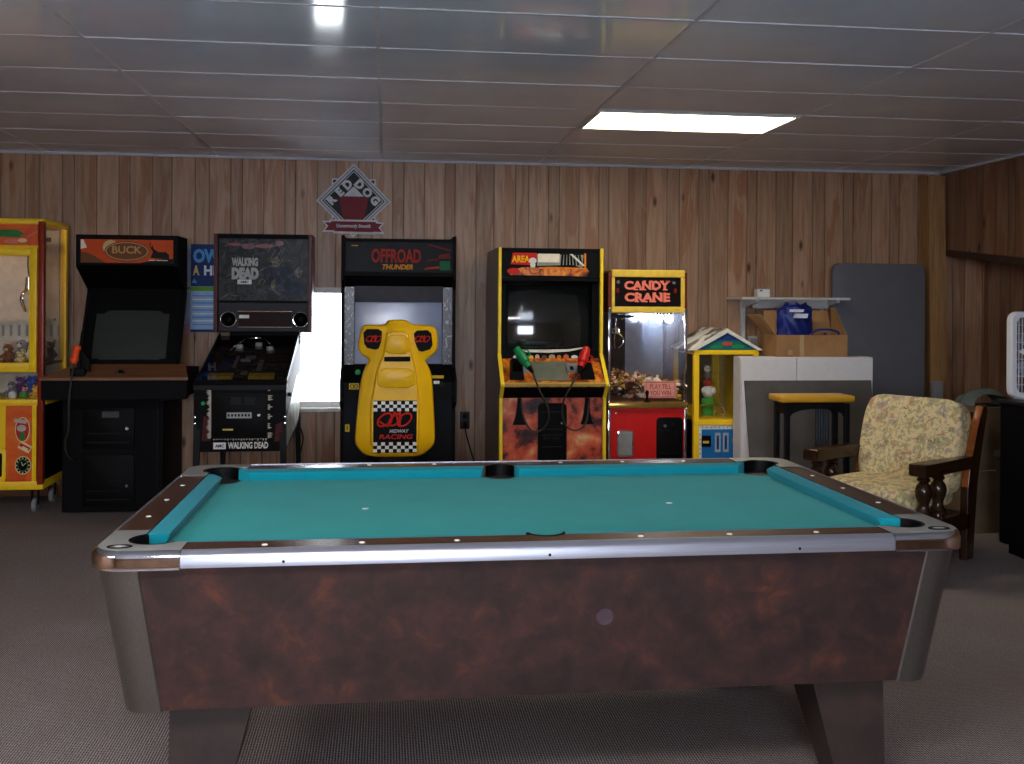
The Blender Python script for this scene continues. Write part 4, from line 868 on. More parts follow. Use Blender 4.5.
SG = P('dark_tube_glass', '#1c1e1d', .07, spec=.7, var=.03)
crt(1.146, 1.10, 1.60, jx1 - jx0 - .02, 7.135, .10, 1.35, SG, 'screen', ar, 12)
b = B(BEZEL, P('bezel_silver', '#d8d4c6', .35)); b.prism([(.90, 1.116), (1.0, 1.106), (1.146, 1.103), (1.29, 1.112), (1.40, 1.135), (1.40, 1.142), (1.29, 1.128), (1.146, 1.124), (1.0, 1.124), (.90, 1.124)], 'y', 7.035, 7.05, 1); b.box(jx0, jx1, 7.04, 7.06, 1.07, 1.118, 0); b.box(jx0, jx0 + .04, 7.06, 7.15, 1.1, 1.6, 0); b.box(jx1 - .04, jx1, 7.06, 7.15, 1.1, 1.6, 0); b.done('screen_bezel', ar, smooth=False)
b = B(BLACKP, *[flat('icon_' + h[1:], h, .4) for h in ('#d87a3c', '#e0c04a', '#d8b090', '#6a4a3a', '#b89a70', '#c86440', '#e8e4d8', '#cfc79a')]); b.box(.86, 1.44, 7.03, 7.042, 1.045, 1.10, 0); yf = 7.03
for i, (x, m) in enumerate(zip((.905, .96, 1.01, 1.06, 1.11, 1.165, 1.215, 1.265, 1.325, 1.385), (7, 1, 2, 3, 4, 5, 1, 6, 7, 8))): b.decal(ellipse(x, 1.072, .016 + .004 * (i % 3), .015 + .005 * (i % 2), 10), yf, m)
b.rect(.93, 1.36, 1.047, 1.050, yf, 2); b.done('instruction_strip', ar, smooth=False)
def pan(x, t, o=.0):   # on the sloped control panel: t=0 front edge, 1 rear
    return Vector((x, 6.775 + .225 * t, .905 + .16 * t)) + Vector((0, -.58, .81)) * o
b = B(FIRE2, P('plate_grey_green', '#767a6c', .35, .3), P('plate_steel', '#a9abb0', .3, .6), BLACKP)
b.faces([pan(jx0, 0), pan(jx1, 0), pan(jx1, 1), pan(jx0, 1)] + [pan(jx0, 0, -.03), pan(jx1, 0, -.03), pan(jx1, 1, -.03), pan(jx0, 1, -.03)], [(0, 1, 2, 3), (7, 6, 5, 4), (0, 1, 5, 4), (1, 2, 6, 5), (2, 3, 7, 6), (3, 0, 4, 7)], 0)
for x0, x1, t0, t1, m in ((1.0, 1.25, .12, .86, 1), (.90, .985, .40, .80, 2), (1.235, 1.33, .42, .80, 2), (1.27, 1.295, .52, .66, 3)):
    o0 = .004 if m != 3 else .006
    q = [(x0, t0), (x1, t0), (x1, t1), (x0, t1)]; b.faces([pan(x, t, o0) for x, t in q] + [pan(x, t, 0) for x, t in q], [(0, 1, 2, 3), (0, 1, 5, 4), (1, 2, 6, 5), (2, 3, 7, 6), (3, 0, 4, 7)], m)
b.done('control_panel', ar, smooth=False)
b = B(P('panel_lip_gold', '#b59a52', .35)); b.prism([(6.765, .888), (6.76, .905), (6.78, .915), (6.79, .89)], 'x', jx0, jx1); b.done('panel_lip', ar, smooth=False)
b = B(BLACK); b.prism([(6.79, .89), (6.90, .80), (7.2, .80), (7.0, 1.04), (6.81, .905)], 'x', jx0, jx1); b.done('panel_underside', ar, smooth=False)
b = B(FIRE); b.box(jx0, jx1, 6.885, 6.92, .03, .80); b.done('front_panel', ar, smooth=False)
b = B(BLACKP, BLACKM, CHROME); b.prism(rrect(1.045, 1.245, .06, .765, .03), 'y', 6.872, 6.886, 0, .003); yf = 6.87
for z in (.70, .58, .54, .46, .36, .22): b.box(1.075, 1.215, yf - .006, yf + .004, z, z + .008, 1)
b.box(1.085, 1.13, yf - .008, yf + .004, .515, .53, 1); b.box(1.15, 1.195, yf - .008, yf + .004, .515, .53, 1); b.cyl((1.21, yf - .01, .63), (1.21, yf + .004, .63), .010, n=12, m=2); b.cyl((1.21, yf - .01, .37), (1.21, yf + .004, .37), .012, n=12, m=1); b.done('coin_door', ar, smooth=False)
for x, s_ in ((.915, -1), (1.385, 1)):   # black holster flaps hanging below the panel
    b = B(BLACKP); b.prism([(x - .012, .80), (x + .012, .80), (x + .018, .69), (x + .045, .62), (x - .045, .62), (x - .018, .69)], 'y', 6.855, 6.884, 0, .004); b.done('cable_guard', ar, smooth=False)
def pistol(name, label, hexc, p_top, p_bot, cable, holster):
    mm = P('gun_' + hexc[1:], hexc, .35, var=.05); t = thing('light_gun', label, 'light gun', p_bot, 0)
    a, c = Vector(p_top), Vector(p_bot); d = (c - a).normalized()
    b = B(mm, BLACKP); q = lambda k: a + (c - a) * k
    b.tube([q(0), q(.12), q(.3), q(.34), q(.72), q(.8), q(1)], lambda k: .026 if k < .28 else (.034 if k < .75 else .024), 12, 0, False)
    n = d.cross(Vector((0, 1, 0))).normalized(); b.cyl(q(.02) - d * .012, q(.02), .014, .018, 12, 1)
    b.tube([q(.42), q(.42) + Vector((0, .03, -.01)), q(.5) + Vector((0, .055, -.035))], .014, 8, 0)
    b.tube([q(.3) + n * .03, q(.3) + n * .055, q(.55) + n * .055, q(.6) + n * .03], .005, 6, 0)
    b.done('gun_body', t)
    b = B(BLACKP); b.cyl(c, c + d * .05, .02, .009, 12); b.done('boot', t)
    b = B(P('dark_cable', '#3a3630', .4)); b.tube([c + d * .045] + [Vector(p) for p in cable], .0065, 8); b.done('cable', t)
    b = B(BLACKP); b.loft([[pan(x, tt, .002) for x, tt in holster], [pan(x, tt, .05) + Vector((0, 0, .0)) for x, tt in [((p[0] * .7 + sum(h[0] for h in holster) / 4 * .3), p[1] * .7 + sum(h[1] for h in holster) / 4 * .3) for p in holster]]]); b.done('holster', t, smooth=False)
pistol('gun', 'green light gun in the left holster of the flame arcade cabinet', '#12804a', (.885, 6.83, 1.14), (.965, 6.765, 1.02), [(1.03, 6.73, .87), (1.09, 6.76, .76), (1.105, 6.80, .66), (1.06, 6.83, .585), (.99, 6.83, .59), (.94, 6.84, .68), (.925, 6.86, .80)], [(.84, .15), (.94, .15), (.95, .9), (.86, .9)])
pistol('gun', 'red light gun in the right holster of the flame arcade cabinet', '#c01c1c', (1.372, 6.83, 1.145), (1.318, 6.765, 1.02), [(1.25, 6.73, .90), (1.205, 6.76, .80), (1.20, 6.80, .70), (1.235, 6.83, .61), (1.31, 6.83, .585), (1.375, 6.84, .64), (1.40, 6.86, .80)], [(1.33, .15), (1.43, .15), (1.43, .9), (1.34, .9)])

# ------------------------------------------------------------------ candy crane
c0x, c1x, ky = 1.585, 2.165, 7.1
cc = thing('candy_crane', 'red and yellow candy crane with glass case, its black sign in pink letters', 'claw machine', (1.875, ky, 0))
b = B(RED); b.box(c0x, c1x, ky + .01, 7.78, .02, .70, bev=.004); b.done('lower_cabinet', cc, smooth=False)
for x in (c0x, c1x - .02):
    b = B(CHROME); b.box(x, x + .02, ky, ky + .02, .02, .70, bev=.003); b.box(x - .001, x + .019, ky + .005, ky + .022, .745, 1.42, bev=.003)
    b.ball((x + .01, ky - .002, .70), .014, 0, 10, 8); b.ball((x + .01, ky, .86), .012, 0, 10, 8); b.done('corner_trim', cc)
b = B(P('gold_counter', '#b58c4c', .2, .7)); b.box(c0x - .004, c1x + .004, ky - .02, ky + .10, .70, .748, bev=.01); b.done('counter_lip', cc)
b = B(P('pale_header_yellow', '#eac54a', .4), P('cream_edge', '#e0cf86', .4)); hz0, hz1 = 1.385, 1.695
b.box(c0x + .02, c1x - .02, ky + .03, 7.78, hz0, hz1, bev=.004); 
b.box(c0x + .02, c1x - .02, ky + .0, ky + .03, 1.64, hz1, bev=.008); b.box(c0x + .02, c1x - .02, ky - .005, ky + .03, hz0, 1.43, bev=.008); b.box(c0x + .02, c0x + .045, ky + .0, ky + .03, 1.43, 1.64, bev=.004); b.box(c1x - .05, c1x - .02, ky + .0, ky + .03, 1.43, 1.64, bev=.004); b.done('header_box', cc, smooth=False)
for x in (c0x, c1x - .02): b = B(P('dark_red_side', '#6a2418', .4)); b.box(x, x + .02, ky + .02, 7.78, hz0, hz1 - .02); b.done('header_side', cc, smooth=False)
CR = flat('candy_letter_pink', '#f0806c', .4)
b = B(P('sign_black_gloss', '#15100f', .25), CR, flat('candy_grey', '#6a6a70'), flat('candy_dark_red', '#7a1c18')); b.box(c0x + .045, c1x - .05, ky + .012, ky + .032, 1.43, 1.64); yf = ky + .012
cx_ = (c0x + c1x) / 2
b.text('CANDY', cx_ - .008, 1.582, yf, .064, 1, .05, .335); b.text('CRANE', cx_ - .005, 1.497, yf, .064, 1, .05, .335)
for zc, feet in ((1.582, ((-.083, -1, .03), (-.045, -1, .03), (-.022, -1, .026), (-.022, 1, .024), (.026, 1, .024), (.062, -1, .018), (.062, 1, .018), (.106, 1, .03), (.152, 1, .03), (.131, -1, .034))), (1.497, ((-.076, -1, .032), (-.076, 1, .02), (-.03, -1, .028), (-.012, -1, .026), (.028, -1, .026), (.052, -1, .026), (.052, 1, .024), (.098, 1, .024), (.128, -1, .02), (.128, 1, .02)))):
    for fx_, sg_, w_ in feet: b.rect(cx_ - .006 + fx_ - w_ / 2, cx_ - .006 + fx_ + w_ / 2, zc + sg_ * .030 - .005, zc + sg_ * .030 + .005, yf, 1)
b.decal([(1.64, 1.61), (1.66, 1.62), (1.67, 1.60), (1.65, 1.59)], yf, 2); b.decal([(2.06, 1.615), (2.08, 1.605), (2.07, 1.59), (2.05, 1.60)], yf, 2); b.decal(ellipse(1.652, 1.545, .012, .02, 10), yf, 3); b.decal(ellipse(2.075, 1.545, .012, .02, 10), yf, 3); b.done('name_sign', cc, smooth=False)
b = B(PANE); b.box(c0x + .02, c1x - .02, ky + .012, ky + .016, .748, 1.386); b.done('front_pane', cc, smooth=False)
for x in (c0x + .004, c1x - .008): b = B(PANE); b.box(x, x + .004, ky + .022, 7.74, .748, 1.386); b.done('side_pane', cc, smooth=False)
b = B(P('mirror_back', '#5c5e66', .06, .9), P('mirror_blue_reflection', '#b4c0d8', .12, .7)); b.box(c0x + .01, 1.85, 7.70, 7.73, .74, 1.386, 0); b.box(1.85, c1x - .01, 7.70, 7.73, .74, 1.386, 1); b.box(1.995, 2.005, 7.69, 7.70, .74, 1.386, 1); b.done('mirror_back', cc, smooth=False)  # right half paler and bluer: a bright reflection put into the mirror colour
b = B(P('candy_deck', '#7a4a30', .6)); b.box(c0x + .01, c1x - .01, ky + .02, 7.72, .70, .745); b.done('candy_deck', cc, smooth=False)
BULB = emis('lit_bulb', '#f2f4ff', 20)
for x in (2.012, 2.09):
    b = B(BULB, CHROME); b.ball((x, 7.32, 1.34), .03, 0, 12, 8); b.cyl((x, 7.32, 1.365), (x, 7.32, 1.388), .016, n=12, m=1); b.done('bulb', cc)
b = B(CHROME, BLACKM); b.box(c0x + .03, 1.84, 7.38, 7.40, 1.345, 1.365, 1); b.cyl((1.70, 7.39, 1.25), (1.70, 7.39, 1.35), .008, n=8); b.lathe([(.012, .03), (.035, .02), (.04, -.01), (.02, -.02)], (1.70, 7.39, 1.24), 14)
for a in range(3):
    t = a * 2.094 + .2; b.tube([(1.70 + math.cos(t) * r, 7.39 + math.sin(t) * r, z) for r, z in ((.03, 1.225), (.065, 1.19), (.06, 1.15), (.025, 1.12))], .005, 6)
b.done('claw', cc)
b = B(P('play_pink', '#d99488', .5), P('play_red', '#a8402f', .5)); b.box(1.852, 2.085, ky + .004, ky + .012, .775, .895, 0); yf = ky + .004
for r in ((1.86, 2.077, .781, .785), (1.86, 2.077, .885, .889), (1.86, 1.864, .781, .889), (2.073, 2.077, .781, .889)): b.rect(*r, yf, 1)
b.text('PLAY TILL', 1.968, .856, yf, .034, 1, .01, .155); b.text('YOU WIN', 1.968, .810, yf, .034, 1, .01, .155); b.done('play_sign', cc, smooth=False)
b = B(BLACKP); b.lathe([(.026, 0), (.022, .008), (.010, .012), (.009, .05)], (1.868, ky - .004, .7475), 14); b.ball((1.868, ky - .004, .812), (.014, .014, .02)); b.done('joystick', cc)
b = B(GREY, CHROME); b.prism(rrect(1.652, 1.772, .355, .545, .02), 'y', ky + .0, ky + .012, 1, .003); b.prism(rrect(1.662, 1.762, .368, .535, .015), 'y', ky - .003, ky + .002, 0); b.done('prize_door', cc)
b = B(BLACKP, CHROME, BLACKM); b.prism(rrect(1.942, 2.135, .06, .635, .03), 'y', ky - .004, ky + .012, 0, .003); b.cyl((2.0, ky - .012, .575), (2.0, ky, .575), .013, n=12, m=1); b.cyl((2.06, ky - .012, .58), (2.06, ky, .58), .010, n=12, m=2); b.cyl((2.085, ky - .014, .50), (2.085, ky, .50), .010, n=12, m=1); b.box(1.97, 2.10, ky - .01, ky, .37, .38, 2); b.box(1.98, 2.04, ky - .01, ky, .53, .55, 2); b.done('coin_door', cc)
b = B(CHROME); b.ball((1.645, ky + .006, .665), .008, 0, 8, 6); b.done('key_lock', cc)
# loose candy nobody could count
cm = [P('candy_' + h[1:], h, .3, var=.05) for h in ('#c8a03c', '#a8342c', '#e6dcc8', '#c08a7a', '#4a2e1c', '#8a6a3a', '#d8b890', '#6a4030')]
b = B(*cm); rc = random.Random(11)
for i in range(330):
    x = rc.uniform(c0x + .035, c1x - .035); y = rc.uniform(ky + .045, 7.66); top = .74 + .10 + .07 * (1 - abs(x - 1.78) / .4) + .03 * math.sin(x * 30); z = rc.uniform(.765, top) if i < 120 else top - rc.uniform(0, .03)
    m = rc.randrange(len(cm)); r = rc.uniform(.014, .022)
    p = Vector((x, y, z)); b.ball(p, (r * 1.2, r * .9, r * .8), m, 7, 5); dx = Vector((rc.uniform(-1, 1), rc.uniform(-1, 1), rc.uniform(-.5, 1))).normalized() * r
    b.cyl(p + dx * .9, p + dx * 1.8, .002, r * .6, 5, m); b.cyl(p - dx * .9, p - dx * 1.8, .002, r * .6, 5, m)
o = b.done('candy_pile'); o['kind'] = 'stuff'; o['label'] = 'heap of wrapped candy behind the glass of the red candy crane'; o['category'] = 'candy'

# ------------------------------------------------------------------ little house-shaped crane
h0x, h1x, hy = 2.215, 2.70, 7.1
hc = thing('claw_machine', 'small yellow claw machine with a pitched white roof, beside the white cabinet', 'claw machine', (2.455, hy, 0))
b = B(YEL)
for x in (h0x, h1x - .04): b.box(x, x + .04, hy, hy + .04, .02, 1.12, bev=.004); b.box(x, x + .04, 7.60, 7.64, .02, 1.12, bev=.004)
b.box(h0x, h1x, hy, hy + .04, 1.085, 1.12, bev=.004); b.box(h0x, h1x, hy - .004, hy + .04, .575, .615, bev=.004); b.box(h0x, h1x, 7.6, 7.64, 1.085, 1.12); b.box(h0x, h1x, hy, 7.64, .02, .08)
b.box(h0x, h0x + .04, hy, 7.64, 1.085, 1.12); b.box(h1x - .04, h1x, hy, 7.64, 1.085, 1.12); b.done('frame', hc, smooth=False)
YD = P('inner_yellow', '#b89a1c', .5); b = B(YD, P('inner_back', '#5a4a36', .4)); b.box(h0x + .03, h1x - .03, hy + .04, 7.6, .60, .625, 0); b.box(h0x + .03, h1x - .03, 7.58, 7.6, .62, 1.09, 1); b.box(2.56, 2.575, hy + .1, 7.58, .62, 1.09, 0); b.box(2.50, 2.56, 7.565, 7.58, .62, 1.09, 0); b.prism([(h0x + .04, .625), (h1x - .04, .625), (h1x - .04, .69), (h0x + .04, .68)], 'y', 7.50, 7.56, 0); b.done('prize_bay', hc, smooth=False)
b = B(PANE); b.box(h0x + .04, h1x - .04, hy + .014, hy + .018, .615, 1.085); b.done('front_pane', hc, smooth=False)
b = B(P('roof_white', '#dcdad4', .5)); ap = (2.457, 1.275); th_ = .022
b.prism([(h0x - .025, 1.118), ap, (h1x + .025, 1.118), (h1x - .01, 1.118), (ap[0], ap[1] - .03), (h0x + .01, 1.118)], 'y', hy - .02, hy + .02); b.done('gable_trim', hc, smooth=False)
b = B(flat('gable_teal', '#1d6a6e', .4), flat('gable_blue', '#22407a', .4), flat('gable_red', '#b84a3a', .4), flat('gable_green', '#2c8a4c', .4), flat('candy_grey', '#6a6a70')); b.prism([(h0x + .02, 1.12), (h1x - .02, 1.12), (ap[0], ap[1] - .03)], 'y', hy, hy + .015, 0); b.decal([(2.36, 1.19), (2.55, 1.19), (2.457, 1.24)], hy, 1); b.decal(ellipse(2.46, 1.165, .04, .014), hy - .001, 2); b.decal(ellipse(2.38, 1.14, .05, .012), hy - .001, 3); b.decal(ellipse(2.54, 1.145, .05, .014), hy - .001, 3); b.text('PRIZES', 2.457, 1.20, hy - .0016, .016, 4, .01) if False else None; b.done('gable_picture', hc, smooth=False)
SHING = blotch('roof_shingle_print', [(.44, '#d8d4c8'), (.5, '#6a6258'), (.56, '#4a4640')], 5, .6, .2)
for s_ in (-1, 1):
    b = B(SHING); e = h0x - .025 if s_ < 0 else h1x + .025; b.faces([(e, hy + .02, 1.118), ap and (ap[0], hy + .02, ap[1]), (ap[0], 7.66, ap[1]), (e, 7.66, 1.118), (e, hy + .02, 1.10), (ap[0], hy + .02, ap[1] - .02), (ap[0], 7.66, ap[1] - .02), (e, 7.66, 1.10)], [(0, 1, 2, 3), (4, 5, 6, 7), (0, 1, 5, 4), (1, 2, 6, 5), (2, 3, 7, 6), (3, 0, 4, 7)]); b.done('roof_slope', hc, smooth=False)
b = B(flat('board_white', '#d8dcd8', .4), flat('board_blue', '#1f6aa8', .4), BLACKP, flat('board_silver', '#9aa4b0', .3), flat('board_yellow', '#d8b43c', .4), flat('board_red', '#b83a44', .4), flat('board_deep', '#1c4a86', .4), flat('gable_green', '#2c8a4c', .4)); b.box(h0x + .04, h1x - .04, hy + .008, hy + .03, .08, .575, 0); yf = hy + .008
b.rect(h0x + .062, h1x - .062, .10, .545, yf, 1)
for i in range(12): b.rect(h0x + .066 + i * .031, h0x + .073 + i * .031, .553, .562, yf, 7 if i % 2 else 5)
for i in range(12): b.rect(h0x + .046, h0x + .055, .12 + i * .035, .127 + i * .035, yf, 7 if i % 2 else 5)
b.decal([(2.28, .10), (2.64, .10), (2.64, .30), (2.50, .26), (2.42, .30), (2.35, .24), (2.28, .30)], yf - .0016, 6)
b.rect(2.275, 2.345, .42, .50, yf - .003, 2); b.rect(2.285, 2.33, .445, .462, yf - .005, 4)
for x in (2.375, 2.435): b.rect(x, x + .042, .38, .52, yf - .003, 3); b.rect(x + .012, x + .03, .40, .50, yf - .0046, 6); b.rect(x + .019, x + .023, .42, .48, yf - .006, 2)
b.decal(ellipse(2.535, .46, .03, .04), yf - .003, 4); b.decal([(2.36, .32), (2.40, .34), (2.43, .20), (2.39, .19)], yf - .003, 0); b.decal([(2.44, .24), (2.47, .33), (2.49, .23)], yf - .003, 5); b.done('picture_panel', hc, smooth=False)
b = B(BLACK); b.box(h0x, h0x + .01, hy + .04, 7.6, .08, .6); b.box(h1x - .01, h1x, hy + .04, 7.6, .08, .6); b.done('lower_side', hc, smooth=False)
b = B(P('dull_gold', '#9a8238', .35, .6))
b.tube([(2.31, 7.26, .70), (2.40, 7.22, .715), (2.47, 7.24, .695), (2.52, 7.26, .665)], .006, 6); b.cyl((2.41, 7.23, .63), (2.41, 7.23, .71), .008, n=8); b.tube([(2.47, 7.24, .695), (2.49, 7.22, .66), (2.48, 7.22, .63)], .005, 6); b.done('claw', hc)
fg = thing('prize_figurine', 'stacked white and red prize figurine on a green stand in the house-shaped claw machine', 'figurine', (2.385, 7.3, .625))
b = B(flat('prize_green', '#4c9a3c', .5)); b.lathe([(.042, 0), (.042, .06), (.05, .07), (.052, .10), (.045, .125), (.022, .135)], (2.385, 7.3, .625), 16); b.done('stand', fg)
b = B(flat('prize_white', '#d8d4cc', .7), flat('prize_red', '#a83a34', .7), flat('prize_grey', '#77726c', .7)); b.ball((2.385, 7.3, .80), (.046, .042, .05), 0); b.ball((2.383, 7.3, .865), (.036, .034, .03), 1); b.ball((2.348, 7.28, .81), (.02, .02, .026), 0); b.ball((2.42, 7.28, .81), (.02, .02, .026), 0); b.ball((2.38, 7.3, .92), (.03, .03, .035), 2); b.ball((2.376, 7.288, .97), (.026, .025, .026), 0); b.ball((2.357, 7.292, .993), .01, 2, 8, 6); b.ball((2.396, 7.292, .993), .01, 2, 8, 6); b.done('toy', fg)
b = B(flat('prize_eye', '#1a1614')); b.ball((2.368, 7.265, .975), .004, 0, 6, 5); b.ball((2.385, 7.265, .975), .004, 0, 6, 5); b.done('eyes', fg)

# ------------------------------------------------------------------ wall shelf, box, white cabinet, boards
sh = thing('wall_shelf', 'thin white wall shelf above the cardboard box with small white electrical box on top', 'shelf', (3.16, WY, 1.49))
sh['label'] = 'thin white wall-mounted shelf above the open cardboard box'
SHW = P('shelf_white', '#c4c2c0', .5)
b = B(SHW); b.box(2.72, 3.60, 7.52, 7.895, 1.487, 1.507, bev=.003); b.done('shelf_board', sh, smooth=False)
for x in (2.84, 3.50):
    b = B(P('bracket_white', '#c9c9c8', .4)); b.box(x, x + .035, 7.86, 7.895, 1.06, 1.487, bev=.003); b.prism([(7.86, 1.487), (7.56, 1.487), (7.56, 1.468), (7.84, 1.42), (7.86, 1.42)], 'x', x + .005, x + .03); b.done('bracket', sh, smooth=False)
b = B(SHW); b.box(2.88, 3.50, 7.70, 7.72, 1.42, 1.487); b.done('back_rail', sh, smooth=False)
wb = thing('junction_box', 'small white box standing on the left part of the wall shelf', 'box', (2.93, 7.62, 1.507))
b = B(WHITE, BLACKP); b.box(2.877, 2.978, 7.60, 7.68, 1.508, 1.575, 0, .004); b.rect(2.895, 2.915, 1.553, 1.562, 7.60, 1); b.done('housing', wb, smooth=False)
b = B(GREY); b.box(2.872, 2.983, 7.597, 7.683, 1.569, 1.579); b.done('lid', wb, smooth=False)
wb = thing('junction_box', 'pale grey electrical box on the wall below the shelf bracket, left of the cardboard box', 'box', (2.92, WY, 1.15))
b = B(P('pale_box', '#b8b6b2', .5)); b.box(2.895, 2.965, 7.83, 7.896, 1.10, 1.195, 0, .004); b.done('housing', wb, smooth=False)
b = B(GREY); b.box(2.905, 2.955, 7.825, 7.832, 1.115, 1.18); b.done('cover', wb, smooth=False)
CARD = blotch('cardboard', [(.3, '#8f6b48'), (.7, '#a67f57')], 7, .8, .3, spec=.15); CARDI = P('cardboard_inside', '#7a5a3c', .8)
def plate(b, a, c, d, e, t, m=0):
    a, c, d, e = map(Vector, (a, c, d, e)); n = (c - a).cross(d - a).normalized() * t
    b.faces([a, c, d, e, a + n, c + n, d + n, e + n], [(0, 1, 2, 3), (7, 6, 5, 4), (0, 1, 5, 4), (1, 2, 6, 5), (2, 3, 7, 6), (3, 0, 4, 7)], m)
cb = thing('cardboard_box', 'open brown cardboard box with raised flaps on top of the white cabinet', 'box', (3.02, 6.98, 1.081))
bx = (2.752, 3.277, 6.89, 7.16, 1.081, 1.236)
b = B(CARD, CARDI, P('pale_tape', '#a8906a', .5)); x0, x1, y0, y1, z0, z1 = bx; t = .006
b.box(x0, x1, y0, y0 + t, z0, z1); b.box(x0, x1, y1 - t, y1, z0, z1); b.box(x0, x0 + t, y0, y1, z0, z1); b.box(x1 - t, x1, y0, y1, z0, z1); b.box(x0, x1, y0, y1, z0, z0 + t); b.rect(x0 + .17, x0 + .20, z0, z1, y0, 2, .001); b.rect(2.835, 2.868, 1.095, 1.13, y0, 2, .0012); b.done('carton', cb, smooth=False)
b = B(CARD); plate(b, (x0, y0 + .01, z1), (x0, y1, z1), (x0 - .13, y1 - .02, z1 + .14), (x0 - .10, y0 + .05, z1 + .14), .005); b.done('flap', cb, smooth=False)
b = B(CARD); plate(b, (x0 + .01, y1, z1), (x1, y1, z1), (x1 - .01, y1 + .04, z1 + .17), (x0 + .02, y1 + .04, z1 + .17), .005); b.done('flap', cb, smooth=False)
b = B(CARD); plate(b, (x1, y0 + .02, z1), (x1, y1, z1), (x1 - .02, y1 - .03, z1 + .20), (x1 - .03, y0 + .14, z1 + .19), .005); b.done('flap', cb, smooth=False)
BLUE = P('blue_vinyl', '#15236a', .35, var=.3, scale=12, bump=.5)
bg = thing('blue_bag', 'dark blue vinyl bag with white print sticking out of the cardboard box', 'bag', (2.95, 7.03, 1.088))
b = B(BLUE); 
def bag(u, v):
    t = u * 2 * PI; w = .15 * (1 - .22 * v) * (1 + .05 * math.sin(5 * t + 6 * v) + .04 * math.sin(11 * t - 13 * v) + .05 * math.sin(9 * v)); d = .09 * (1 - .35 * v) * (1 + .10 * math.sin(4 * t + 9 * v) + .08 * math.sin(9 * t + 17 * v)); k = 1 if v < .95 else .7
    return (2.93 + w * math.cos(t) * k + .02 * v, 7.04 + d * math.sin(t) * k, 1.088 + .365 * v * (1 + .05 * math.sin(3 * t + 1) * v))
b.grid(bag, 48, 22); b.faces([bag(i / 48, 1) for i in range(48)], [tuple(range(48))]); b.done('pouch', bg)
b = B(P('bag_print_white', '#c8cce0', .5)); 
for x0, x1, z, h in ((2.88, 2.97, 1.398, .02), (2.905, 3.0, 1.355, .032)): b.prism([(x0, z), (x1, z), (x1 + .008, z + h), (x0 + .008, z + h)], 'y', 6.945, 6.985, 0)
b.done('print', bg, smooth=False)
cl = B(P('blue_cord', '#232f80', .4)); cl.tube([(2.99, 6.95, 1.20), (3.05, 6.94, 1.26), (3.12, 6.93, 1.275), (3.19, 6.94, 1.268), (3.24, 6.95, 1.245), (3.22, 7.0, 1.16)], .007, 8); cl.tube([(3.12, 6.97, 1.14), (3.14, 6.96, 1.25), (3.16, 6.97, 1.18)], .006, 8)
tag(cl.done('cord'), 'blue cord looped over the front of the cardboard box', 'cord')
wc = thing('white_cabinet', 'low shallow white two-door cabinet carrying the cardboard box', 'cabinet', (2.94, 6.86, 0))
CABW = P('cabinet_white', '#d6d3d5', .5, var=.04)
b = B(CABW); b.box(2.484, 3.455, 6.88, 7.03, .03, 1.08, bev=.003); b.box(2.50, 3.44, 6.89, 7.02, 0, .03); b.done('carcass', wc, smooth=False)
for x0, x1 in ((2.486, 2.884), (2.890, 3.454)): b = B(CABW); b.box(x0, x1, 6.86, 6.878, .06, 1.076, bev=.003); b.done('door', wc, smooth=False)
GB = blotch('grey_board', [(.3, '#45413f'), (.6, '#57524e'), (.75, '#625c58')], 3, .55, .6)
b = B(GB, P('board_edge', '#6e6a68', .5)); plate(b, (2.515, 6.68, .012), (3.435, 6.68, .012), (3.43, 6.838, .918), (2.50, 6.838, .918), -.018); b.prism([(2.515, .0), (3.435, .0), (3.435, .02), (2.515, .02)], 'y', 6.678, 6.70, 1)
tag(b.done('grey_board', smooth=False), 'dark grey board leaning against the front of the white cabinet', 'board')
# small table with yellow top
st = thing('small_table', 'small table with thick yellow top and black legs in front of the grey board', 'table', (2.76, 6.3, 0))
YT = woodgrain('yellow_varnished_top', '#b8861c', '#dca62c', 'x', .3)
b = B(YT); b.box(2.507, 3.0, 6.19, 6.42, .826, .868, bev=.010, seg=3); b.done('table_top', st)
for x in (2.555, 2.955):
    for y in (6.22, 6.39):
        b = B(BLACKM); b.box(x - .016, x + .016, y - .016, y + .016, .0, .818, bev=.003); b.done('leg', st, smooth=False)
for y in (6.22, 6.39):
    b = B(BLACKM); b.prism([(2.571, .818), (2.939, .818), (2.939, .735)] + [(2.755 + .18 * math.cos(q_), .735 + .05 * math.sin(q_)) for q_ in [i * PI / 10 for i in range(11)]] + [(2.571, .735)], 'y', y - .008, y + .008); b.done('apron', st, smooth=False)
for x in (2.555, 2.955):
    b = B(BLACKM); b.box(x - .008, x + .008, 6.236, 6.374, .75, .818); b.done('apron', st, smooth=False)
    b = B(BLACKM); b.box(x - .008, x + .008, 6.236, 6.374, .16, .18); b.done('stretcher', st, smooth=False)
for x in (2.83, 2.865, 2.90): b = B(P('blue_grey_tube', '#39424e', .35, .4)); b.cyl((x, 6.39, .17), (x, 6.39, .80), .012, n=12); b.done('rear_bar', st)
b = B(BLACKM); b.box(2.571, 2.939, 6.378, 6.402, .16, .18); b.done('stretcher', st, smooth=False)
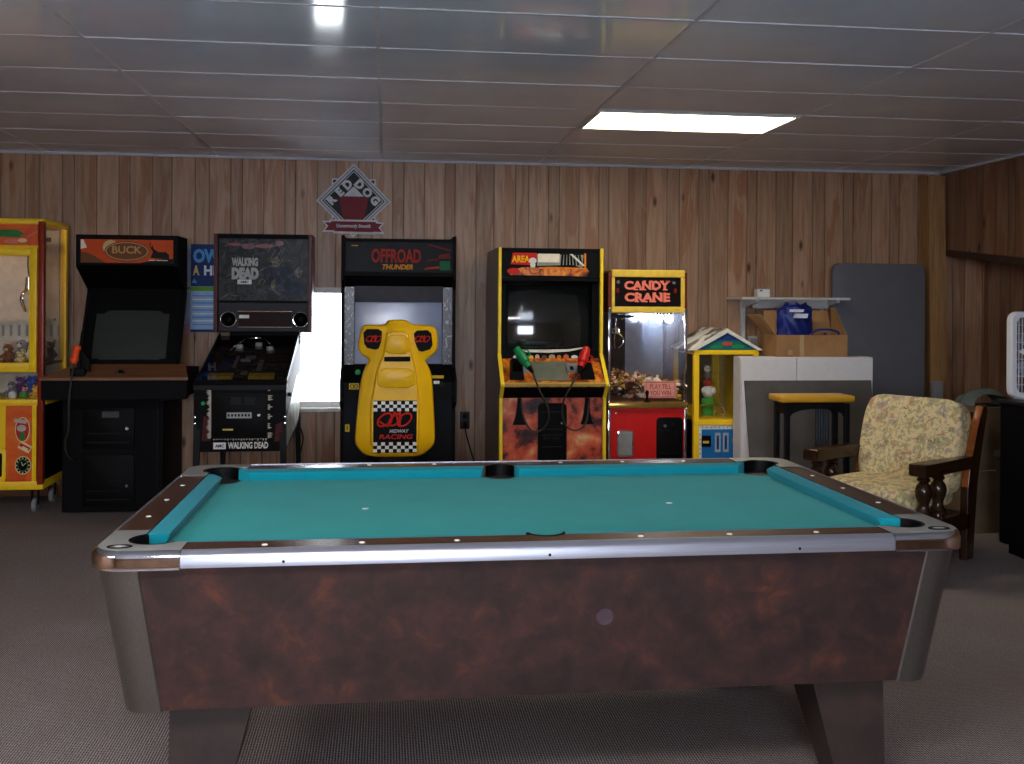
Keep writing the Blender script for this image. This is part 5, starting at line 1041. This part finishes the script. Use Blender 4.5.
# folding tabletop against the wall
fo = thing('folding_table', 'tall grey folding tabletop with rounded corners standing on edge against the panelling', 'table', (3.93, 7.76, 0))
TT = P('grey_table_plastic', '#66666c', .55, var=.05, scale=8)
b = B(TT); b.prism(rrect(3.555, 4.335, .02, 1.785, .06), 'y', 7.735, 7.775, 0, .008); b.done('table_top', fo)
b = B(BLACKM)
for z in (.35, 1.4): b.tube([(3.65, 7.80, z), (3.65, 7.83, z + .03), (4.25, 7.83, z + .03), (4.25, 7.80, z)], .012, 8, 0, False)
b.done('folded_legs', fo)
b = B(P('pale_panel', '#83838c', .5), GREY); b.box(4.335, 4.42, 7.60, 7.64, .02, .845, 0, .004); b.rect(4.35, 4.405, .70, .80, 7.60, 1)
tag(b.done('panel'), 'narrow pale grey panel standing beside the grey folding tabletop', 'panel')

# ------------------------------------------------------------------ armchair
ch = thing('armchair', 'wooden spindle-arm armchair with cream floral cushions behind the pool table corner', 'armchair', (2.837, 5.443, 0), math.radians(-60))
FLO = floral('floral_upholstery'); CW = woodgrain('dark_stained_chair_wood', '#1e0e08', '#38200f', 'z', .22); CWL = woodgrain('honey_chair_wood', '#6a3414', '#9c5a26', 'z', .18)
def puff(x0, x1, y0, y1, z0, z1, n=12, p=4.5):
    """rounded cushion"""
    def f(u, v):
        t = (u - .5) * 2 * PI; q = (v - .5) * PI
        sp = lambda a, e: math.copysign(abs(a) ** (2 / e), a)
        c = sp(math.cos(q), p)
        return (.5*(x0+x1) + .5*(x1-x0) * c * sp(math.cos(t), p), .5*(y0+y1) + .5*(y1-y0) * c * sp(math.sin(t), p), .5*(z0+z1) + .5*(z1-z0) * sp(math.sin(q), 3))
    return f
def rec(pt_): # recline: y grows with height
    return pt_
b = B(FLO); b.grid(puff(-.30, .30, -.31, .22, .33, .475, p=7), 36, 16); b.done('seat_cushion', ch, local=True)
M = Matrix.Translation((0, .18, .42)) @ Matrix.Rotation(-.24, 4, 'X')
b = B(FLO); b.grid(puff(-.315, .312, -.06, .09, -.02, .51, p=9), 40, 18); b.xf(M); b.done('back_cushion', ch, local=True)
for s_ in (-1, 1):
    x = s_ * .335
    b = B(CW, CWL); pr = [(.19, .05), (.27, .05), (.30, .45), (.345, .62), (.42, .86), (.40, .895), (.36, .89), (.335, .83), (.30, .77), (.275, .66), (.235, .60), (.21, .45)]
    b.prism(pr, 'x', x - .022, x + .022, 0, .006)
    for f in b.bm.faces:
        c_ = f.calc_center_median(); n_ = f.normal
    b.bm.normal_update(); bmesh.ops.recalc_face_normals(b.bm, faces=b.bm.faces)
    for f in b.bm.faces:
        if f.normal.y < -.5 and f.calc_center_median().z > .4: f.material_index = 1  # front-facing faces of the upper post take the lighter wood tone
    b.done('back_post', ch, local=True)
    b = B(CW); b.prism([(x - .05, -.26), (x + .05, -.26), (x + .055, -.21), (x + .035, .03), (x + .03, .30), (x - .03, .30), (x - .035, .03), (x - .055, -.21)], 'z', .55, .618, 0, .01); b.done('arm', ch, local=True)
    for y in (-.20, -.06):
        b = B(CW); k = [(.030, .30), (.036, .32), (.030, .34), (.04, .36), (.030, .38), (.026, .40), (.040, .44), (.045, .47), (.036, .50), (.024, .515), (.037, .53), (.026, .545), (.034, .552)]
        b.lathe(k, (x, y, 0), 16); b.done('spindle', ch, local=True)
    b = B(CW); b.box(x - .022, x + .022, -.32, .24, .22, .31, bev=.006); b.done('side_rail', ch, local=True)
    for y in (-.28,): b = B(CW); b.lathe([(.02, .0), (.022, .02), (.03, .06), (.026, .14), (.034, .22)], (x, y, 0), 14); b.done('leg', ch, local=True)
b = B(CW); b.box(-.33, .33, -.335, -.305, .22, .32, bev=.006); b.done('front_rail', ch, local=True)
b = B(CW); b.box(-.33, .33, .31, .345, .55, .62); b.box(-.33, .33, .36, .39, .80, .85); b.box(-.33, .33, .20, .24, .22, .31); b.done('back_rail', ch, local=True)

# ------------------------------------------------------------------ clutter by the right wall
dk = thing('dark_cabinet', 'dark low cabinet at the right edge carrying the white fan', 'cabinet', (4.05, 5.1, 0))
b = B(BLACK); b.box(3.615, 4.45, 4.55, 5.60, .06, .88, bev=.006); b.box(3.65, 4.42, 4.60, 5.56, 0, .06); b.done('carcass', dk, smooth=False)
b = B(P('cabinet_top_dark', '#1b1a1c', .35)); b.box(3.60, 4.47, 4.53, 5.61, .88, .905, bev=.006); b.done('top', dk, smooth=False)
b = B(BLACKP); b.box(3.605, 3.616, 4.60, 5.06, .10, .84, bev=.003); d1 = b.done('door', dk, smooth=False)
b = B(BLACKP); b.box(3.605, 3.616, 5.09, 5.55, .10, .84, bev=.003); b.done('door', dk, smooth=False)
fn_ = thing('box_fan', 'white box fan with rounded corners on the dark cabinet', 'fan', (3.86, 5.5, .905))
FW = P('fan_white', '#dcdfe4', .4, var=.03); fx0, fx1, fz0, fz1 = 3.622, 4.10, .912, 1.42
b = B(FW); o1 = rrect(fx0, fx1, fz0, fz1, .055, 6); o2 = rrect(fx0 + .032, fx1 - .032, fz0 + .032, fz1 - .032, .04, 6)
y0, y1 = 5.50, 5.55
b.loft([[(p[0], y0 + .012, p[1]) for p in o1], [(p[0], y1, p[1]) for p in o1], [(p[0], y1, p[1]) for p in o2], [(p[0], y0, p[1]) for p in o2], [(p[0], y0, p[1]) for p in shr(o1, -.006)], [(p[0], y0 + .012, p[1]) for p in o1]], 0, False); b.box(3.70, 3.76, 5.44, 5.60, .905, .915); b.box(3.96, 4.02, 5.44, 5.60, .905, .915); b.done('housing', fn_)
GW = P('grille_grey', '#cfd3d9', .4); fcx, fcz = (fx0 + fx1) / 2, (fz0 + fz1) / 2
for yy in (y0 + .01, y1 - .01):
    b = B(GW)
    for i in range(1, 20): x = fx0 + .03 + (fx1 - fx0 - .06) * i / 20; b.box(x - .0026, x + .0026, yy, yy + .003, fz0 + .03, fz1 - .03)
    for i in range(1, 9): z = fz0 + .03 + (fz1 - fz0 - .06) * i / 9; b.box(fx0 + .03, fx1 - .03, yy + .003, yy + .006, z - .002, z + .002)
    b.done('grille', fn_, smooth=False)
b = B(FW); b.prism(ellipse(fcx, fcz + .02, .19, .034), 'y', y0 - .004, y0 + .01, 0, .003); b.done('badge', fn_)
for i in range(5):
    a = i * 2 * PI / 5; b = B(P('fan_blade_grey', '#8f959c', .4)); c, s_ = math.cos(a), math.sin(a)
    b.faces([(fcx + (c * r - s_ * w) , 5.525 + dy * .5, fcz + (s_ * r + c * w)) for r, w, dy in ((.03, -.02, .02), (.19, -.07, .025), (.20, .05, -.025), (.03, .02, -.02))] + [(fcx + (c * r - s_ * w), 5.528 + dy * .5, fcz + (s_ * r + c * w)) for r, w, dy in ((.03, -.02, .02), (.19, -.07, .025), (.20, .05, -.025), (.03, .02, -.02))], [(0, 1, 2, 3), (7, 6, 5, 4), (0, 1, 5, 4), (1, 2, 6, 5), (2, 3, 7, 6), (3, 0, 4, 7)]); b.done('blade', fn_, smooth=False)
b = B(GW); b.cyl((fcx, 5.512, fcz), (fcx, 5.54, fcz), .045, n=20); b.done('hub', fn_)
OLDC = blotch('old_cardboard', [(.3, '#5c4a36'), (.7, '#75604a')], 6, .8, .3, spec=.15)
def carton(x0, x1, y0, y1, z0, z1, label):
    t = thing('cardboard_box', label, 'box', ((x0 + x1) / 2, (y0 + y1) / 2, z0))
    b = B(OLDC); b.box(x0, x1, y0, y1, z0, z1, bev=.003); b.done('carton', t, smooth=False)
    b = B(P('brown_tape', '#8a7450', .35)); b.box((x0 + x1) / 2 - .025, (x0 + x1) / 2 + .025, y0 - .001, y1 + .001, z1 - .08, z1 + .001); b.done('tape', t, smooth=False)
carton(3.74, 4.16, 6.05, 6.42, 0, .40, 'closed brown carton on the floor behind the armchair, lower of the two')
carton(3.77, 4.14, 6.08, 6.40, .4015, .80, 'closed brown carton behind the armchair, stacked on the other carton')
b = B(P('grey_green_cloth', '#565e5a', .9, var=.2, bump=.4))
def arch(u, v):
    a = PI * u; r = .14 - .02 * math.sin(9 * v); return (3.90 - r * math.cos(a), 6.10 + .24 * v, .802 + .085 * math.sin(a) * (1 + .2 * math.sin(4 * v)) + .012 * math.sin(8 * u + 7 * v) * math.sin(a))
b.grid(arch, 20, 10); b.grid(lambda u, v: (3.765 + .27 * u, 6.10 + .24 * v, .8022), 4, 4)
tag(b.done('cloth_bundle'), 'grey-green cloth bundle lying on the upper carton behind the armchair', 'cloth')
b = B(P('white_plastic_bag', '#9ca0ac', .35, var=.1, bump=.6)); 
def bag2(u, v):
    t = u * 2 * PI; r = (.075 + .02 * math.sin(3 * t + 5 * v)) * (math.sin(PI * min(v, .92)) ** .4 if v > 0 else 0.01); return (3.86 + r * math.cos(t), 5.80 + r * .7 * math.sin(t), .56 + .26 * v)
b = B(P('white_plastic_bag', '#9ca0ac', .35, var=.1, bump=.6)); b.grid(bag2, 18, 10)
wbag = thing('plastic_bag', 'whitish plastic bag on the plastic bin between armchair and dark cabinet', 'bag', (3.86, 5.80, .56)); b.done('pouch', wbag)
b = B(P('white_plastic_bag', '#9ca0ac', .35)); b.tube([(3.83, 5.80, .80), (3.82, 5.80, .85), (3.88, 5.80, .86), (3.89, 5.80, .81)], .006, 6); b.done('handle', wbag)
bn = thing('bin', 'dark bin standing between the armchair and the dark cabinet', 'bin', (3.86, 5.80, 0))
b = B(P('dark_bin', '#2a2826', .5)); b.lathe([(.10, 0), (.125, .53), (.118, .53), (.095, .012)], (3.86, 5.80, 0), 24); b.done('body', bn)
b = B(P('dark_bin_rim', '#333030', .5)); b.lathe([(.124, .52), (.133, .525), (.133, .55), (.115, .555), (.0, .557)], (3.86, 5.80, 0), 24); b.done('lid', bn)

# ------------------------------------------------------------------ light and camera
w = bpy.data.worlds.new('World'); S.world = w; w.use_nodes = True
bgN = w.node_tree.nodes['Background']; bgN.inputs[0].default_value = (.86, .93, 1, 1); bgN.inputs[1].default_value = 10.0
def area(name, loc, rot, sx, sy, power, col):
    l = bpy.data.lights.new(name, 'AREA'); l.shape = 'RECTANGLE'; l.size = sx; l.size_y = sy; l.energy = power; l.color = col
    o = bpy.data.objects.new(name, l); o.location = loc; o.rotation_euler = rot; COL.objects.link(o); return o
area('daylight_front_window', ((RX0 + RX1) / 2, YR - .16, (RZ0 + RZ1) / 2), (PI / 2, 0, 0), RX1 - RX0, RZ1 - RZ0, 125, (.66, .79, 1))
fl = bpy.data.lights.new('camera_flash', 'POINT'); fl.energy = 30; fl.shadow_soft_size = .018; fl.color = (1, .98, .95)
fo_ = bpy.data.objects.new('camera_flash', fl); fo_.location = (-.04, -.02, 1.52); COL.objects.link(fo_)
f_, yaw, roll, cz, cyo = 1015., .1245, .0064, 1.457, -80.
fwd = Vector((math.sin(yaw), math.cos(yaw), 0)); r0 = Vector((math.cos(yaw), -math.sin(yaw), 0)); u0 = Vector((0, 0, 1))
rr = r0 * math.cos(roll) + u0 * math.sin(roll); uu = u0 * math.cos(roll) - r0 * math.sin(roll)
cam = bpy.data.cameras.new('camera'); cam.sensor_width = 36; cam.lens = f_ * 36 / 1024; cam.shift_y = cyo / 1024; cam.clip_start = .05
co = bpy.data.objects.new('camera', cam); COL.objects.link(co)
co.matrix_world = Matrix(((rr.x, uu.x, -fwd.x, 0), (rr.y, uu.y, -fwd.y, 0), (rr.z, uu.z, -fwd.z, cz), (0, 0, 0, 1)))
S.camera = co
S.view_settings.view_transform = 'Standard'; S.view_settings.look = 'None'; S.view_settings.gamma = 1; S.view_settings.use_curve_mapping = False; S.view_settings.exposure = .45
S.cycles.use_denoising = True; S.cycles.max_bounces = 8; S.cycles.transparent_max_bounces = 16
